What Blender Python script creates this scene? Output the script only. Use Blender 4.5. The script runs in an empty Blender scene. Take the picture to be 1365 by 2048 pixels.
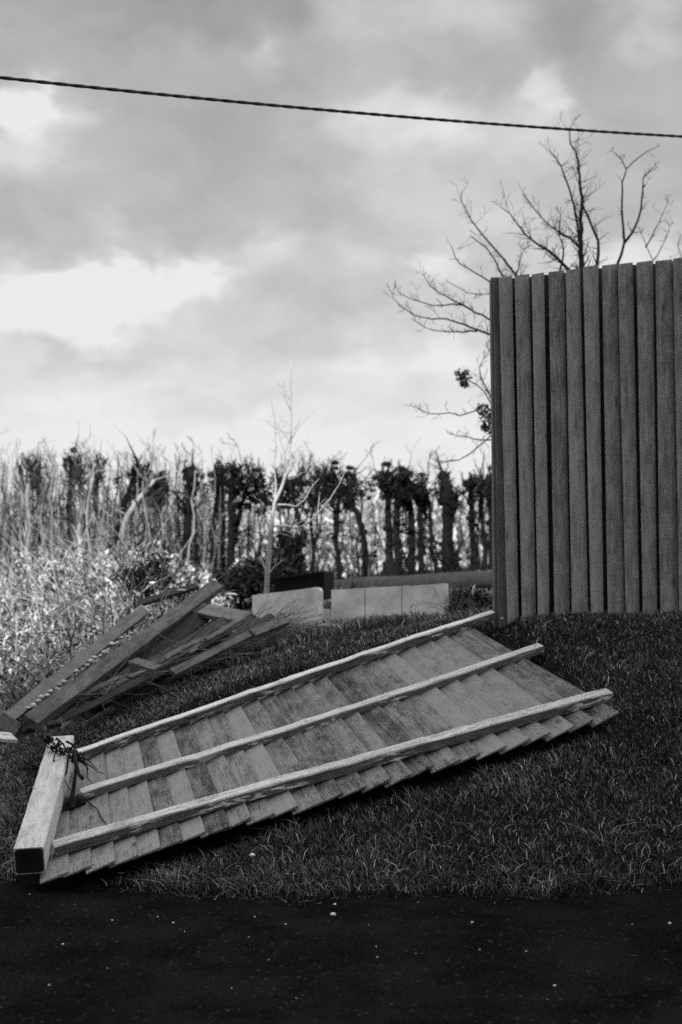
import bpy, math, random
import numpy as np
from mathutils import Vector
R = math.radians
rng = np.random.default_rng(7)
random.seed(7)
SC = bpy.context.scene
COL = SC.collection

# ------------------------------------------------------------------ camera
PITCH = R(1.73); EYE = 1.35; F = 2844.4
cam = bpy.data.cameras.new("camera"); camo = bpy.data.objects.new("camera", cam); COL.objects.link(camo)
cam.sensor_fit = 'VERTICAL'; cam.sensor_height = 36; cam.lens = 50
cam.clip_start = .05; cam.clip_end = 3000
camo.location = (0, 0, EYE); camo.rotation_euler = (R(90)+PITCH, 0, 0)
cam.dof.use_dof = True; cam.dof.focus_distance = 6.3; cam.dof.aperture_fstop = 2.5
SC.camera = camo

# ------------------------------------------------------------------ sky
SUN_EL = 26.0; SUN_AZ = 14.0      # the sun stands low behind the camera, a little to its left
SKY_STRENGTH = 0.1
class NT:
    def __init__(s, tree): s.t = tree; s.n = tree.nodes; s.l = tree.links
    def node(s, typ, **kw):
        n = s.n.new(typ)
        for k, v in kw.items():
            if k == 'inp':
                for a, b in v.items():
                    if hasattr(b, 'is_output') or isinstance(b, bpy.types.NodeSocket): s.l.new(b, n.inputs[a])
                    else: n.inputs[a].default_value = b
            else: setattr(n, k, v)
        return n
    def m(s, op, a, b=None, c=None, clamp=False):
        n = s.n.new('ShaderNodeMath'); n.operation = op; n.use_clamp = clamp
        for i, v in enumerate((a, b, c)):
            if v is None: continue
            if isinstance(v, bpy.types.NodeSocket): s.l.new(v, n.inputs[i])
            else: n.inputs[i].default_value = v
        return n.outputs[0]
    def vm(s, op, a, b=None):
        n = s.n.new('ShaderNodeVectorMath'); n.operation = op
        for i, v in enumerate((a, b)):
            if v is None: continue
            if isinstance(v, bpy.types.NodeSocket): s.l.new(v, n.inputs[i])
            else: n.inputs[i].default_value = v
        return n.outputs[0]
    def noise(s, vec, scale, detail=4, rough=.55, dist=0):
        n = s.node('ShaderNodeTexNoise', inp={'Scale': scale, 'Detail': detail, 'Roughness': rough, 'Distortion': dist})
        if vec is not None: s.l.new(vec, n.inputs['Vector'])
        return n.outputs['Fac']
    def ramp(s, fac, stops, interp='LINEAR'):
        n = s.n.new('ShaderNodeValToRGB'); n.color_ramp.interpolation = interp
        e = n.color_ramp.elements
        while len(e) < len(stops): e.new(.5)
        for q, (p, v) in zip(e, stops): q.position = p; q.color = (v, v, v, 1)
        s.l.new(fac, n.inputs[0]); return n.outputs[0]

def srgb(v):
    v /= 255.0
    return v/12.92 if v <= .04045 else ((v+.055)/1.055)**2.4

W = bpy.data.worlds.new("World"); SC.world = W; W.use_nodes = True
w = NT(W.node_tree); w.n.clear()
sky = w.node('ShaderNodeTexSky'); sky.sky_type = 'NISHITA'; sky.sun_disc = False
sky.sun_elevation = R(SUN_EL); sky.sun_rotation = R(180+SUN_AZ)
skybw = w.node('ShaderNodeRGBToBW', inp={0: sky.outputs[0]}).outputs[0]
tc = w.node('ShaderNodeTexCoord').outputs['Generated']
sx = w.node('ShaderNodeSeparateXYZ', inp={0: tc})
X, Y, Z = sx.outputs
azm = w.m('ARCTAN2', X, Y)
hor = w.m('SQRT', w.m('ADD', w.m('MULTIPLY', X, X), w.m('MULTIPLY', Y, Y)))
elv = w.m('ARCTAN2', Z, hor)
# warp the directions so cloud outlines are ragged
wv = w.node('ShaderNodeCombineXYZ', inp={0: azm, 1: w.m('MULTIPLY', elv, 1.5)}).outputs[0]
n1 = w.node('ShaderNodeTexNoise', inp={'Vector': wv, 'Scale': 14, 'Detail': 6, 'Roughness': .58})
sc_ = w.node('ShaderNodeSeparateColor', inp={0: n1.outputs['Color']})
az = w.m('ADD', azm, w.m('MULTIPLY', w.m('SUBTRACT', sc_.outputs[0], .5), .11))
el = w.m('ADD', elv, w.m('MULTIPLY', w.m('SUBTRACT', sc_.outputs[1], .5), .075))
def dirof(px, py): return (px-682.5)/F, (1110-py)/F
# base tone of the cloud deck by elevation (sRGB values turned linear)
base = w.ramp(w.m('DIVIDE', el, .5, clamp=True), [(0, srgb(232)), (.16, srgb(226)), (.24, srgb(212)), (.32, srgb(198)),
     (.43, srgb(182)), (.56, srgb(174)), (.68, srgb(168)), (.78, srgb(164)), (1, srgb(140))])
BL = [ # px, py, sx, sy, tone change
 (70,262,78,62,.42),(30,330,120,60,.17),(150,285,70,34,.16),
 (60,640,190,72,.34),(250,575,185,62,.38),(375,550,95,48,.28),(60,560,120,40,.16),(90,600,130,50,.12),
 (520,500,80,34,.16),(700,520,90,40,.10),(880,530,70,50,.26),(240,475,60,26,.10),
 (800,270,150,75,.24),(960,300,130,110,.14),(1100,210,60,50,.22),(1090,290,80,60,.12),(760,380,110,50,.08),(950,450,150,60,.12),
 (700,80,110,80,.10),(900,60,140,60,.14),(540,150,50,34,.12),(1290,20,90,60,.16),(1320,120,50,50,.10),(1250,520,160,60,.24),
 (330,60,150,60,-.08),(1120,90,90,70,-.07),(560,40,80,60,-.06),(450,350,160,80,-.03),
 (330,690,160,36,-.05),(650,620,120,50,-.06),(100,715,130,24,-.09),(760,720,130,30,.12),(900,690,90,40,.10),(400,800,300,26,-.07),(200,790,150,30,.10)]
tot = base
for px, py, sx_, sy_, a in BL:
    u, v = dirof(px, py)
    dx = w.m('MULTIPLY', w.m('SUBTRACT', az, u), F/sx_)
    dy = w.m('MULTIPLY', w.m('SUBTRACT', el, v), F/sy_)
    # cumulus: the upper side falls off faster than the lower
    if a > .15: dy = w.m('MULTIPLY', dy, w.m('ADD', 1.0, w.m('MULTIPLY', w.m('GREATER_THAN', dy, 0), .35)))
    d2 = w.m('ADD', w.m('MULTIPLY', dx, dx), w.m('MULTIPLY', dy, dy))
    g = w.m('POWER', 2.718, w.m('MULTIPLY', d2, -1.0))
    if a > .19:
        sm = w.node('ShaderNodeMapRange', interpolation_type='SMOOTHSTEP', inp={0: g, 1: .18, 2: .80}).outputs[0]
        g = w.m('ADD', w.m('MULTIPLY', g, .45), w.m('MULTIPLY', sm, .45))
    tot = w.m('MULTIPLY_ADD', g, a, tot)
f1 = w.noise(wv, 16, 8, .6, .3); f2 = w.noise(wv, 5, 4, .5)
tot = w.m('MULTIPLY', tot, w.m('ADD', .60, w.m('MULTIPLY', f1, .45)))
tot = w.m('MULTIPLY', tot, w.m('ADD', 1.0, w.m('MULTIPLY', f2, .3)))
tot = w.m('MINIMUM', w.m('MAXIMUM', w.m('MULTIPLY', tot, 1.22), .12), .87)
# out-of-frame sky boosted, most of all ahead, as added fill light
over = w.ramp(w.m('MULTIPLY', elv, .637), [(0, .5), (.26, .5), (.42, 1.0), (1, 1.0)])
hi_ = w.ramp(w.m('MULTIPLY', elv, .637), [(.26, 0), (.42, 1)])
dirf = w.m('ADD', 2.2, w.m('ADD', w.m('MULTIPLY', Y, 2.4), w.m('MULTIPLY', X, .5)))
dirf = w.m('ADD', w.m('MULTIPLY', dirf, hi_), w.m('SUBTRACT', 1.0, hi_))
tot = w.m('MULTIPLY', w.m('MULTIPLY', w.m('MULTIPLY', tot, over), 2.0), dirf)
cloud = w.m('MULTIPLY', tot, 1/SKY_STRENGTH)
mix = w.m('ADD', w.m('MULTIPLY', cloud, .93), w.m('MULTIPLY', skybw, .05))
bg = w.node('ShaderNodeBackground', inp={1: SKY_STRENGTH}); w.l.new(mix, bg.inputs[0])
w.l.new(bg.outputs[0], w.node('ShaderNodeOutputWorld').inputs[0])

# ------------------------------------------------------------------ sun
sl = bpy.data.lights.new("sun", 'SUN'); slo = bpy.data.objects.new("sun", sl); COL.objects.link(slo)
sl.energy = 4.2; sl.angle = R(.6); sl.color = (1, .995, .99)
slo.rotation_euler = (R(90-SUN_EL), 0, -R(SUN_AZ)); slo.location = (-4, -14, 12)

SC.view_settings.view_transform = 'Standard'; SC.view_settings.look = 'None'
SC.view_settings.exposure = 0; SC.view_settings.gamma = 1
SC.cycles.use_denoising = False
SC.cycles.sample_clamp_indirect = 3.0; SC.cycles.max_bounces = 6; SC.cycles.diffuse_bounces = 3; SC.cycles.transparent_max_bounces = 8

# ------------------------------------------------------------------ helpers
cp, sp = math.cos(PITCH), math.sin(PITCH)
def at(px, py, Yd):
    x = (px-682.5)/F; z = (1024-py)/F
    y2 = cp - z*sp; z2 = sp + z*cp
    k = Yd/y2
    return Vector((x*k, Yd, EYE + z2*k))
def proj(p):
    d = Vector(p)-Vector((0, 0, EYE)); f = d.y*cp + d.z*sp; u = -d.y*sp + d.z*cp
    return 682.5+F*d.x/f, 1024-F*u/f
def lerp(a, b, t): return a+(b-a)*t
def sstep(x, a, b):
    t = np.clip((x-a)/(b-a), 0, 1); return t*t*(3-2*t)

class MB:
    """collects geometry (with a grain coordinate 'gc') and links it as one mesh"""
    def __init__(s): s.v = []; s.f = []; s.g = []
    def add(s, v, f, g=None):
        o = len(s.v); s.v += [tuple(p) for p in v]; s.f += [tuple(i+o for i in q) for q in f]
        s.g += [tuple(p) for p in (g if g is not None else v)]
    def build(s, name, mat, parent=None, smooth=False):
        me = bpy.data.meshes.new(name)
        me.from_pydata(s.v, [], s.f); me.materials.append(mat)
        a = me.attributes.new('gc', 'FLOAT_VECTOR', 'POINT'); a.data.foreach_set('vector', np.array(s.g, dtype=np.float32).ravel())
        if smooth: me.polygons.foreach_set('use_smooth', [True]*len(me.polygons))
        me.update()
        o = bpy.data.objects.new(name, me); COL.objects.link(o)
        if parent:
            o.parent = parent; o.matrix_parent_inverse = parent.matrix_world.inverted()
        return o
def np_mesh(name, V, Fq, mat, parent=None, smooth=False):
    """fast path: V (n,3), Fq (m,k)"""
    me = bpy.data.meshes.new(name); k = Fq.shape[1]
    me.vertices.add(len(V)); me.vertices.foreach_set('co', V.astype(np.float32).ravel())
    me.loops.add(Fq.size); me.loops.foreach_set('vertex_index', Fq.astype(np.int32).ravel())
    me.polygons.add(len(Fq)); me.polygons.foreach_set('loop_start', np.arange(0, Fq.size, k, dtype=np.int32))
    me.polygons.foreach_set('loop_total', np.full(len(Fq), k, dtype=np.int32))
    if smooth: me.polygons.foreach_set('use_smooth', np.ones(len(Fq), dtype=bool))
    me.materials.append(mat); me.update(calc_edges=True); me.validate()
    o = bpy.data.objects.new(name, me); COL.objects.link(o)
    if parent:
        o.parent = parent; o.matrix_parent_inverse = parent.matrix_world.inverted()
    return o
def tag(o, label=None, cat=None, group=None, kind=None):
    if label: o['label'] = label
    if cat: o['category'] = cat
    if group: o['group'] = group
    if kind: o['kind'] = kind
    return o
def thing(name, loc, label, cat, group=None):
    o = bpy.data.objects.new(name, None); COL.objects.link(o); o.location = loc
    o.empty_display_size = .1
    bpy.context.view_layer.update()
    return tag(o, label, cat, group)

def bar(mb, p0, p1, up, sec, nseg=8, wob=0.0, off=None, endcut=0.0, seed=0, scale1=1.0, bow=0.0):
    """sweep the 2-D section (list of (side, up)) from p0 to p1"""
    p0, p1 = Vector(p0), Vector(p1); d = (p1-p0); L = d.length; d.normalize()
    up = Vector(up); up = (up - d*up.dot(d)).normalized(); side = d.cross(up)
    n = len(sec); r = random.Random(seed); ro = r.uniform(0, 50)
    V, G, Fc = [], [], []
    per = [0]
    for i in range(n): per.append(per[-1] + math.dist(sec[i], sec[(i+1) % n]))
    for k in range(nseg+1):
        t = k/nseg; s_ = lerp(1, scale1, t)
        b = bow*math.sin(math.pi*t)
        j = (r.uniform(-wob, wob), r.uniform(-wob, wob))
        for i, (a, c) in enumerate(sec):
            e = endcut*(a) if k in (0, nseg) else 0
            p = p0 + d*(t*L + e) + side*(a*s_+j[0]+r.uniform(-wob, wob)*.5) + up*(c*s_+j[1]+b+r.uniform(-wob, wob)*.5)
            V.append(p); G.append((t*L+ro, a+per[i]*.0+ro, c))
    for k in range(nseg):
        for i in range(n):
            a = k*n+i; b_ = k*n+(i+1) % n
            Fc.append((a, a+n, b_+n, b_))
    Fc.append(tuple(range(n))); Fc.append(tuple(nseg*n+i for i in reversed(range(n))))
    mb.add(V, Fc, G)
def rect(wd, h, c=.003):
    a, b = wd/2, h/2
    return [(-a+c, -b), (a-c, -b), (a, -b+c), (a, b-c), (a-c, b), (-a+c, b), (-a, b-c), (-a, -b+c)]
def tube(mb, pts, rad, sides=6, cap=True):
    pts = [Vector(p) for p in pts]; n = len(pts)
    o = len(mb.v); ref = Vector((.3, .9, .1))
    L = 0
    for k, p in enumerate(pts):
        d = (pts[min(k+1, n-1)]-pts[max(k-1, 0)])
        if d.length < 1e-9: d = Vector((0, 0, 1))
        d.normalize()
        a = d.cross(ref)
        if a.length < .1: a = d.cross(Vector((1, 0, 0)))
        a.normalize(); b = d.cross(a)
        if k: L += (p-pts[k-1]).length
        for i in range(sides):
            th = 2*math.pi*i/sides
            q = p + (a*math.cos(th)+b*math.sin(th))*rad[k]
            mb.v.append(tuple(q)); mb.g.append((L, q.x, q.y))
    for k in range(n-1):
        for i in range(sides):
            j = (i+1) % sides
            mb.f.append((o+k*sides+i, o+k*sides+j, o+(k+1)*sides+j, o+(k+1)*sides+i))
    if cap:
        mb.f.append(tuple(o+i for i in reversed(range(sides)))); mb.f.append(tuple(o+(n-1)*sides+i for i in range(sides)))

# ------------------------------------------------------------------ materials (the place is black, white and grey)
def mat(name):
    m = bpy.data.materials.new(name); m.use_nodes = True; t = NT(m.node_tree); t.n.clear()
    b = t.node('ShaderNodeBsdfPrincipled'); o = t.node('ShaderNodeOutputMaterial'); t.l.new(b.outputs[0], o.inputs[0])
    return m, t, b
def wood(name, lo, hi, rough=.8, grain=1.0, knots=True, flaky=0.0, spec=.25, vary=.5):
    m, t, b = mat(name)
    at_ = t.node('ShaderNodeAttribute', attribute_name='gc').outputs['Vector']
    oi = t.node('ShaderNodeObjectInfo').outputs['Random']
    shift = t.node('ShaderNodeCombineXYZ', inp={0: t.m('MULTIPLY', oi, 37.0), 1: t.m('MULTIPLY', oi, 11.0)}).outputs[0]
    g0 = t.vm('ADD', at_, shift)
    gv = t.vm('MULTIPLY', g0, (2.6, 34, 34)); gv2 = t.vm('MULTIPLY', g0, (5, 160, 160))
    a = t.noise(gv, 1.0, 5, .6, 1.6*grain); f = t.noise(gv2, 1.0, 3, .6)
    blot = t.noise(t.vm('MULTIPLY', g0, (7, 15, 15)), 1.0, 6, .68)
    spk = t.noise(t.vm('MULTIPLY', g0, (110, 260, 260)), 1.0, 3, .7)
    v = t.m('ADD', t.m('MULTIPLY', a, .5), t.m('ADD', t.m('MULTIPLY', f, .2), t.m('MULTIPLY', blot, .62)))
    v = t.m('ADD', v, t.m('MULTIPLY', t.m('SUBTRACT', spk, .52), 1.1))
    v = t.m('ADD', v, t.m('MULTIPLY', t.m('SUBTRACT', oi, .5), vary*.35))
    col = t.ramp(v, [(.38, lo), (.56, lo*.55+hi*.45), (.74, hi)])
    if knots:
        vo = t.node('ShaderNodeTexVoronoi', inp={'Vector': t.vm('MULTIPLY', g0, (3.4, 9, 9)), 'Scale': 1.0})
        k = t.ramp(vo.outputs['Distance'], [(.05, .25), (.10, .8), (.16, 1)])
        col = t.node('ShaderNodeMixRGB', blend_type='MULTIPLY', inp={0: .8, 1: col, 2: k}).outputs[0]
    if flaky:
        fl = t.noise(t.vm('MULTIPLY', g0, (9, 55, 55)), 1.0, 5, .65, .5)
        fl2 = t.noise(t.vm('MULTIPLY', g0, (2.2, 3, 3)), 1.0, 2)
        fm = t.m('MULTIPLY', t.ramp(fl, [(.54, 0), (.60, 1)]), t.ramp(fl2, [(.46, 0), (.58, 1)]))
        col = t.node('ShaderNodeMixRGB', inp={0: fm, 1: col, 2: (flaky, flaky, flaky, 1)}).outputs[0]
        dk = t.noise(t.vm('MULTIPLY', g0, (7, 30, 30)), 1.7, 5, .7)
        col = t.node('ShaderNodeMixRGB', blend_type='MULTIPLY', inp={0: t.ramp(dk, [(.56, 0), (.66, .75)]), 1: col, 2: (.22, .22, .22, 1)}).outputs[0]
    t.l.new(col, b.inputs['Base Color']); b.inputs['Roughness'].default_value = rough
    b.inputs['Specular IOR Level'].default_value = spec
    bu = t.node('ShaderNodeBump', inp={'Strength': .8, 'Distance': .005, 'Height': t.m('ADD', t.m('ADD', a, spk), f)})
    t.l.new(bu.outputs[0], b.inputs['Normal'])
    return m
def simple(name, lo, hi, scale=8, rough=.85, detail=5, bump=.4, bdist=.01, island=0.0, spec=.2, coord='Object', stops=(.35, .65)):
    m, t, b = mat(name)
    c = t.node('ShaderNodeTexCoord').outputs[coord]
    n = t.noise(c, scale, detail, .6)
    if island:
        ri = t.node('ShaderNodeNewGeometry').outputs['Random Per Island']
        n = t.m('ADD', t.m('MULTIPLY', n, 1-island), t.m('MULTIPLY', ri, island))
    col = t.ramp(n, [(stops[0], lo), (stops[1], hi)])
    t.l.new(col, b.inputs['Base Color']); b.inputs['Roughness'].default_value = rough
    b.inputs['Specular IOR Level'].default_value = spec
    if bump:
        bu = t.node('ShaderNodeBump', inp={'Strength': bump, 'Distance': bdist, 'Height': t.noise(c, scale*4, 4, .6)})
        t.l.new(bu.outputs[0], b.inputs['Normal'])
    return m
M_board = wood('weathered_board', .010, .29, vary=.95)
M_fence = wood('standing_board', .11, .52, vary=.45, knots=True)
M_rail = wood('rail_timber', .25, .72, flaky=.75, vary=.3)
M_rail_lit = wood('rail_timber_lit', .45, .95, flaky=.9, vary=.1)  # top rail: weathered, with skylight added to the colour
M_rail_shaded = wood('rail_side_flaking_shaded', .03, .20, flaky=.9, vary=.3)  # flaking timber, darkened to put the side faces in shade
M_post = wood('post_timber', .3, .68, knots=True, vary=.1)
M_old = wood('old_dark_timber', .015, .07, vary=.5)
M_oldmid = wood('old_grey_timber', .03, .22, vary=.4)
M_post2 = wood('standing_post', .07, .22, vary=.1)
M_pale = wood('pale_timber', .3, .7, vary=.3)
M_soil = simple('soil', .008, .022, 9, bump=.7, bdist=.03)
M_concrete = simple('concrete', .46, .80, 6, rough=.95, bump=.35, bdist=.006, stops=(.3, .7))
M_stone = simple('pale_stone', .5, .85, 30)
M_white = simple('white_scrap', .8, .9, 12, bump=.2)
M_black = simple('black_plastic', .006, .015, 8, rough=.7, bump=.1)
M_bark = simple('dark_bark', .006, .018, 14, bump=.8, bdist=.02)
M_barkmid = simple('grey_bark', .03, .09, 14, bump=.6, bdist=.02)
M_barkpale = simple('pale_bark', .28, .5, 10, bump=.3)
M_barkwhite = simple('sapling_bark', .4, .62, 12, bump=.3)
M_twig = simple('twig', .05, .2, 5, bump=0)
M_ivy = simple('ivy_leaf', .005, .025, 3, bump=0, island=.6, stops=(.3, .8), rough=.6)
M_straw = simple('bramble', .02, .85, 4, bump=0, island=.7, stops=(.36, .74))
M_scrub = simple('scrub', .35, .92, .8, bump=0, island=.55, stops=(.2, .8))

# ------------------------------------------------------------------ the lie of the land
CX = np.array([-60, -8, -4, -2.16, -1.5, -.89, -.10, .92, 1.9, 4, 60]); CZ = np.array([.02, .03, .05, .178, .41, .638, .892, .995, 1.065, 1.12, 1.12])
YX = np.array([-60, -2, -.1, .5, 1.0, 60]); YY = np.array([9.0, 9.0, 8.8, 8.35, 8.0, 8.0])
EXX = np.array([-60, -4, -1.45, -1.2, -.88, -.4, 0, .7, 1.4, 4, 60]); EY = np.array([6.6, 6.3, 6.0, 5.88, 5.78, 5.70, 5.66, 5.70, 5.86, 6.0, 6.4])
BX = np.array([-60, -4, -2.2, -1.3, -.5, .3, 3, 60]); BZ = np.array([.0, .05, .10, .35, .80, .875, .88, .88])
FX = np.array([-60, -4, -1.5, 0, 1.5, 60]); FZ = np.array([.5, .6, .80, 1.02, 1.15, 1.15])
def edge_y(x): return np.interp(x, EXX, EY) + .035*np.sin(x*5.1)+.02*np.sin(x*13.7+1)
def land(x, y):
    x = np.asarray(x, float); y = np.asarray(y, float)
    c = sum(np.interp(x+d, CX, CZ) for d in (-.2, -.1, 0, .1, .2))/5
    e = edge_y(x); YC = np.interp(x, YX, YY)
    t = np.clip((y-e)/(YC-e), 0, 1); S = 1-(1-t)**1.75
    z = c*S
    b = np.interp(x, BX, BZ); f = np.interp(x, FX, FZ)
    z = np.where(y > YC, lerp(c, b, sstep(y, YC, 10.2)), z)
    z = np.where(y > 10.2, lerp(b, f, sstep(y, 10.2, 13.2)), z)
    z = np.where(y > 14, lerp(f, 1.0, sstep(y, 20, 60)), z)
    z = np.where(y < e, -.03-.04*np.clip((e-y)/.3, 0, 1), z)
    z = z + np.where((y > e), (.012*np.sin(x*3.3+y*2.1)+.010*np.sin(x*7.1-y*5.7))*np.clip((y-e)*2, 0, 1), 0)
    return z
# fallen panel: four corners of its boarded face
P_LL = at(85, 1765, 5.75); P_LU = at(100, 1535, 7.40); P_RL = at(1235, 1435, 6.55); P_RU = at(952, 1250, 7.90)
def quad(u, v): return lerp(lerp(P_LL, P_RL, u), lerp(P_LU, P_RU, u), v)
def quad_n(u, v):
    a = quad(u+.01, v)-quad(u-.01, v); b = quad(u, v+.01)-quad(u, v-.01); return a.cross(b).normalized()
def on_panel(px, py):
    u, v = .5, .5
    for _ in range(25):
        q = proj(quad(u, v)); qa = proj(quad(u+1e-3, v)); qb = proj(quad(u, v+1e-3))
        J = np.array([[qa[0]-q[0], qb[0]-q[0]], [qa[1]-q[1], qb[1]-q[1]]])/1e-3
        du = np.linalg.solve(J, [px-q[0], py-q[1]]); u += du[0]; v += du[1]
    return u, v
UU, VV = np.meshgrid(np.linspace(0, 1, 40), np.linspace(0, 1, 25))
PP = np.array([quad(a, b) for a, b in zip(UU.ravel(), VV.ravel())])
A_ = np.c_[PP[:, 0], PP[:, 1], PP[:, 0]*PP[:, 1], PP[:, 0]**2, PP[:, 1]**2, np.ones(len(PP))]
PCO = np.linalg.lstsq(A_, PP[:, 2], rcond=None)[0]
def in_poly(x, y, poly):
    c = np.zeros(np.shape(x), bool); n = len(poly)
    for i in range(n):
        x0, y0 = poly[i]; x1, y1 = poly[(i+1) % n]
        if y0 == y1: continue
        c ^= ((y0 > y) != (y1 > y)) & (x < (x1-x0)*(y-y0)/(y1-y0)+x0)
    return c
def pdist(x, y, poly):
    """signed distance (inside negative)"""
    d = np.full(np.shape(x), 1e9); n = len(poly)
    for i in range(n):
        a = np.array(poly[i]); b = np.array(poly[(i+1) % n]); ab = b-a
        t = np.clip(((x-a[0])*ab[0]+(y-a[1])*ab[1])/(ab@ab), 0, 1)
        d = np.minimum(d, np.hypot(x-a[0]-t*ab[0], y-a[1]-t*ab[1]))
    return np.where(in_poly(x, y, poly), -d, d)
PANEL = [tuple(P_LL.xy), tuple(P_RL.xy), tuple(P_RU.xy), tuple(P_LU.xy)]
POSTA, POSTB = Vector((-1.262, 5.80, .112)), Vector((-1.405, 7.2, .385))
def ground(x, y):
    z = land(x, y)
    x = np.asarray(x, float); y = np.asarray(y, float)
    pz = PCO[0]*x+PCO[1]*y+PCO[2]*x*y+PCO[3]*x*x+PCO[4]*y*y+PCO[5]
    d = pdist(x, y, PANEL); k = 1-sstep(d, .0, .18)
    low = np.minimum(z, pz-.075)
    z = lerp(z, low, k)
    # the post has pressed its own bed
    t = np.clip((y-POSTA.y)/(POSTB.y-POSTA.y), -.3, 1.3); cxp = lerp(POSTA.x, POSTB.x, t); czp = lerp(POSTA.z, POSTB.z, t)-.075
    kk = (1-sstep(np.abs(x-cxp), .1, .35))*((y > 5.4) & (y < 7.6))
    return lerp(z, np.minimum(z, czp), kk)
gz = lambda x, y: float(ground(np.array([x]), np.array([y]))[0])
def gp(px, py):
    """where the ray through this pixel meets the ground"""
    Ys = np.concatenate([np.arange(4.5, 12, .01), np.arange(12, 40, .05)])
    d = at(px, py, 1.0)-Vector((0, 0, EYE))
    z = EYE+d.z*Ys; x = d.x*Ys; g = ground(x, Ys)
    i = np.argmax(z <= g); return Vector((x[i], Ys[i], g[i]))

# ------------------------------------------------------------------ ground, road
def grid(xs, ys, zf):
    Xg, Yg = np.meshgrid(xs, ys); Zg = zf(Xg, Yg)
    V = np.c_[Xg.ravel(), Yg.ravel(), Zg.ravel()]; nx, ny = len(xs), len(ys)
    i = np.arange(nx*ny).reshape(ny, nx)
    Fq = np.c_[i[:-1, :-1].ravel(), i[:-1, 1:].ravel(), i[1:, 1:].ravel(), i[1:, :-1].ravel()]
    return V, Fq
xs = np.concatenate([[-400, -150, -60, -30, -15, -9, -6], np.arange(-4, 4.5, .06), [6, 9, 15, 30, 60, 150, 400]])
ys = np.concatenate([[-60, -20, 0, 3], np.arange(5.0, 11, .05), np.arange(11, 22, .4), [24, 30, 40, 60, 100, 200, 450, 1500]])
m, t, b = mat('lawn')
c = t.node('ShaderNodeTexCoord').outputs['Object']
t.l.new(t.ramp(t.noise(c, 7, 6, .65), [(.35, .006), (.7, .022)]), b.inputs['Base Color'])
b.inputs['Roughness'].default_value = 1; b.inputs['Specular IOR Level'].default_value = .05
bu = t.node('ShaderNodeBump', inp={'Strength': .8, 'Distance': .03, 'Height': t.noise(c, 40, 4, .6)}); t.l.new(bu.outputs[0], b.inputs['Normal'])
V, Fq = grid(xs, ys, ground)
tag(np_mesh('lawn', V, Fq, m, smooth=True), 'sloping grassed bank rising from the road', 'lawn', kind='structure')

m, t, b = mat('tarmac')
c = t.node('ShaderNodeTexCoord').outputs['Object']
vo = t.node('ShaderNodeTexVoronoi', inp={'Vector': c, 'Scale': 105.0})
col = t.ramp(t.m('ADD', t.m('MULTIPLY', vo.outputs['Distance'], .5), t.noise(c, 3, 4, .6)), [(.5, .0008), (.95, .011)])
sp_ = t.ramp(t.node('ShaderNodeSeparateColor', inp={0: vo.outputs['Color']}).outputs[0], [(.985, 0), (.995, 1)])
col = t.node('ShaderNodeMixRGB', inp={0: t.m('MULTIPLY', sp_, .5), 1: col, 2: (.07, .07, .07, 1)}).outputs[0]
t.l.new(col, b.inputs['Base Color']); b.inputs['Roughness'].default_value = .98; b.inputs['Specular IOR Level'].default_value = .02
bu = t.node('ShaderNodeBump', inp={'Strength': .8, 'Distance': .006, 'Height': vo.outputs['Distance']}); t.l.new(bu.outputs[0], b.inputs['Normal'])
rx = np.concatenate([[-60, -30, -10, -6], np.arange(-4, 4.1, .08), [6, 10, 30, 60]])
ss = np.array([0, .5, .8, .95, 1.0])
Xg, Sg = np.meshgrid(rx, ss); Eg = edge_y(Xg)+.03*np.sin(Xg*31)+.02*np.sin(Xg*57); Yg = -2.9+(Eg+2.9)*Sg
V = np.c_[Xg.ravel(), Yg.ravel(), np.where(Sg.ravel() == 1, -.01, 0)]
i = np.arange(Xg.size).reshape(Xg.shape)
Fq = np.c_[i[:-1, :-1].ravel(), i[:-1, 1:].ravel(), i[1:, 1:].ravel(), i[1:, :-1].ravel()]
tag(np_mesh('road', V, Fq, m), 'dark tarmac road along the foot of the bank', 'road', kind='structure')

# ------------------------------------------------------------------ grass
def blades(n, xr, yr, h0, h1, wd, keep=None, lean=.5, seed=1, pale=0):
    r = np.random.default_rng(seed)
    x = r.uniform(*xr, n); y = r.uniform(*yr, n)
    ok = (y > edge_y(x)-.03)
    ok &= pdist(x, y, PANEL) > -.02
    tpost = (y-POSTA.y)/(POSTB.y-POSTA.y)
    ok &= ~((np.abs(x-lerp(POSTA.x, POSTB.x, tpost)) < .07) & (y > 5.75) & (y < 7.25))
    if keep is not None: ok &= keep(x, y)
    x, y = x[ok], y[ok]; n = len(x)
    clump = .5+.5*np.sin(x*9+3*np.sin(y*7))*np.sin(y*11+2*np.sin(x*5))
    h = r.uniform(h0, h1, n)*(.7+.6*clump)
    z = ground(x, y)-.004
    a = r.uniform(0, 2*np.pi, n); ln = lean*h*r.uniform(.2, 1.6, n)
    # combed gently to the left by wind and mowing
    dx = np.cos(a)*ln-.1*h; dy = np.sin(a)*ln
    wx = -np.sin(a+r.normal(0, .6, n)); wy = np.cos(a)
    k = np.hypot(wx, wy); wx /= k; wy /= k; ww = wd*r.uniform(.6, 1.4, n)
    P = []
    for tt, wf in ((0, 1), (.45, .85), (.8, .5), (1, .12)):
        cx_ = x+dx*tt**2; cy_ = y+dy*tt**2; cz = z+h*(tt-.25*lean*tt**3)
        P.append(np.c_[cx_-wx*ww*wf/2, cy_-wy*ww*wf/2, cz]); P.append(np.c_[cx_+wx*ww*wf/2, cy_+wy*ww*wf/2, cz])
    V = np.stack(P, 1).reshape(-1, 3)
    b_ = np.arange(n)[:, None]*8
    Fq = np.concatenate([b_+np.array([[0, 1, 3, 2]]), b_+np.array([[2, 3, 5, 4]]), b_+np.array([[4, 5, 7, 6]])], 0)
    return V, Fq
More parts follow.
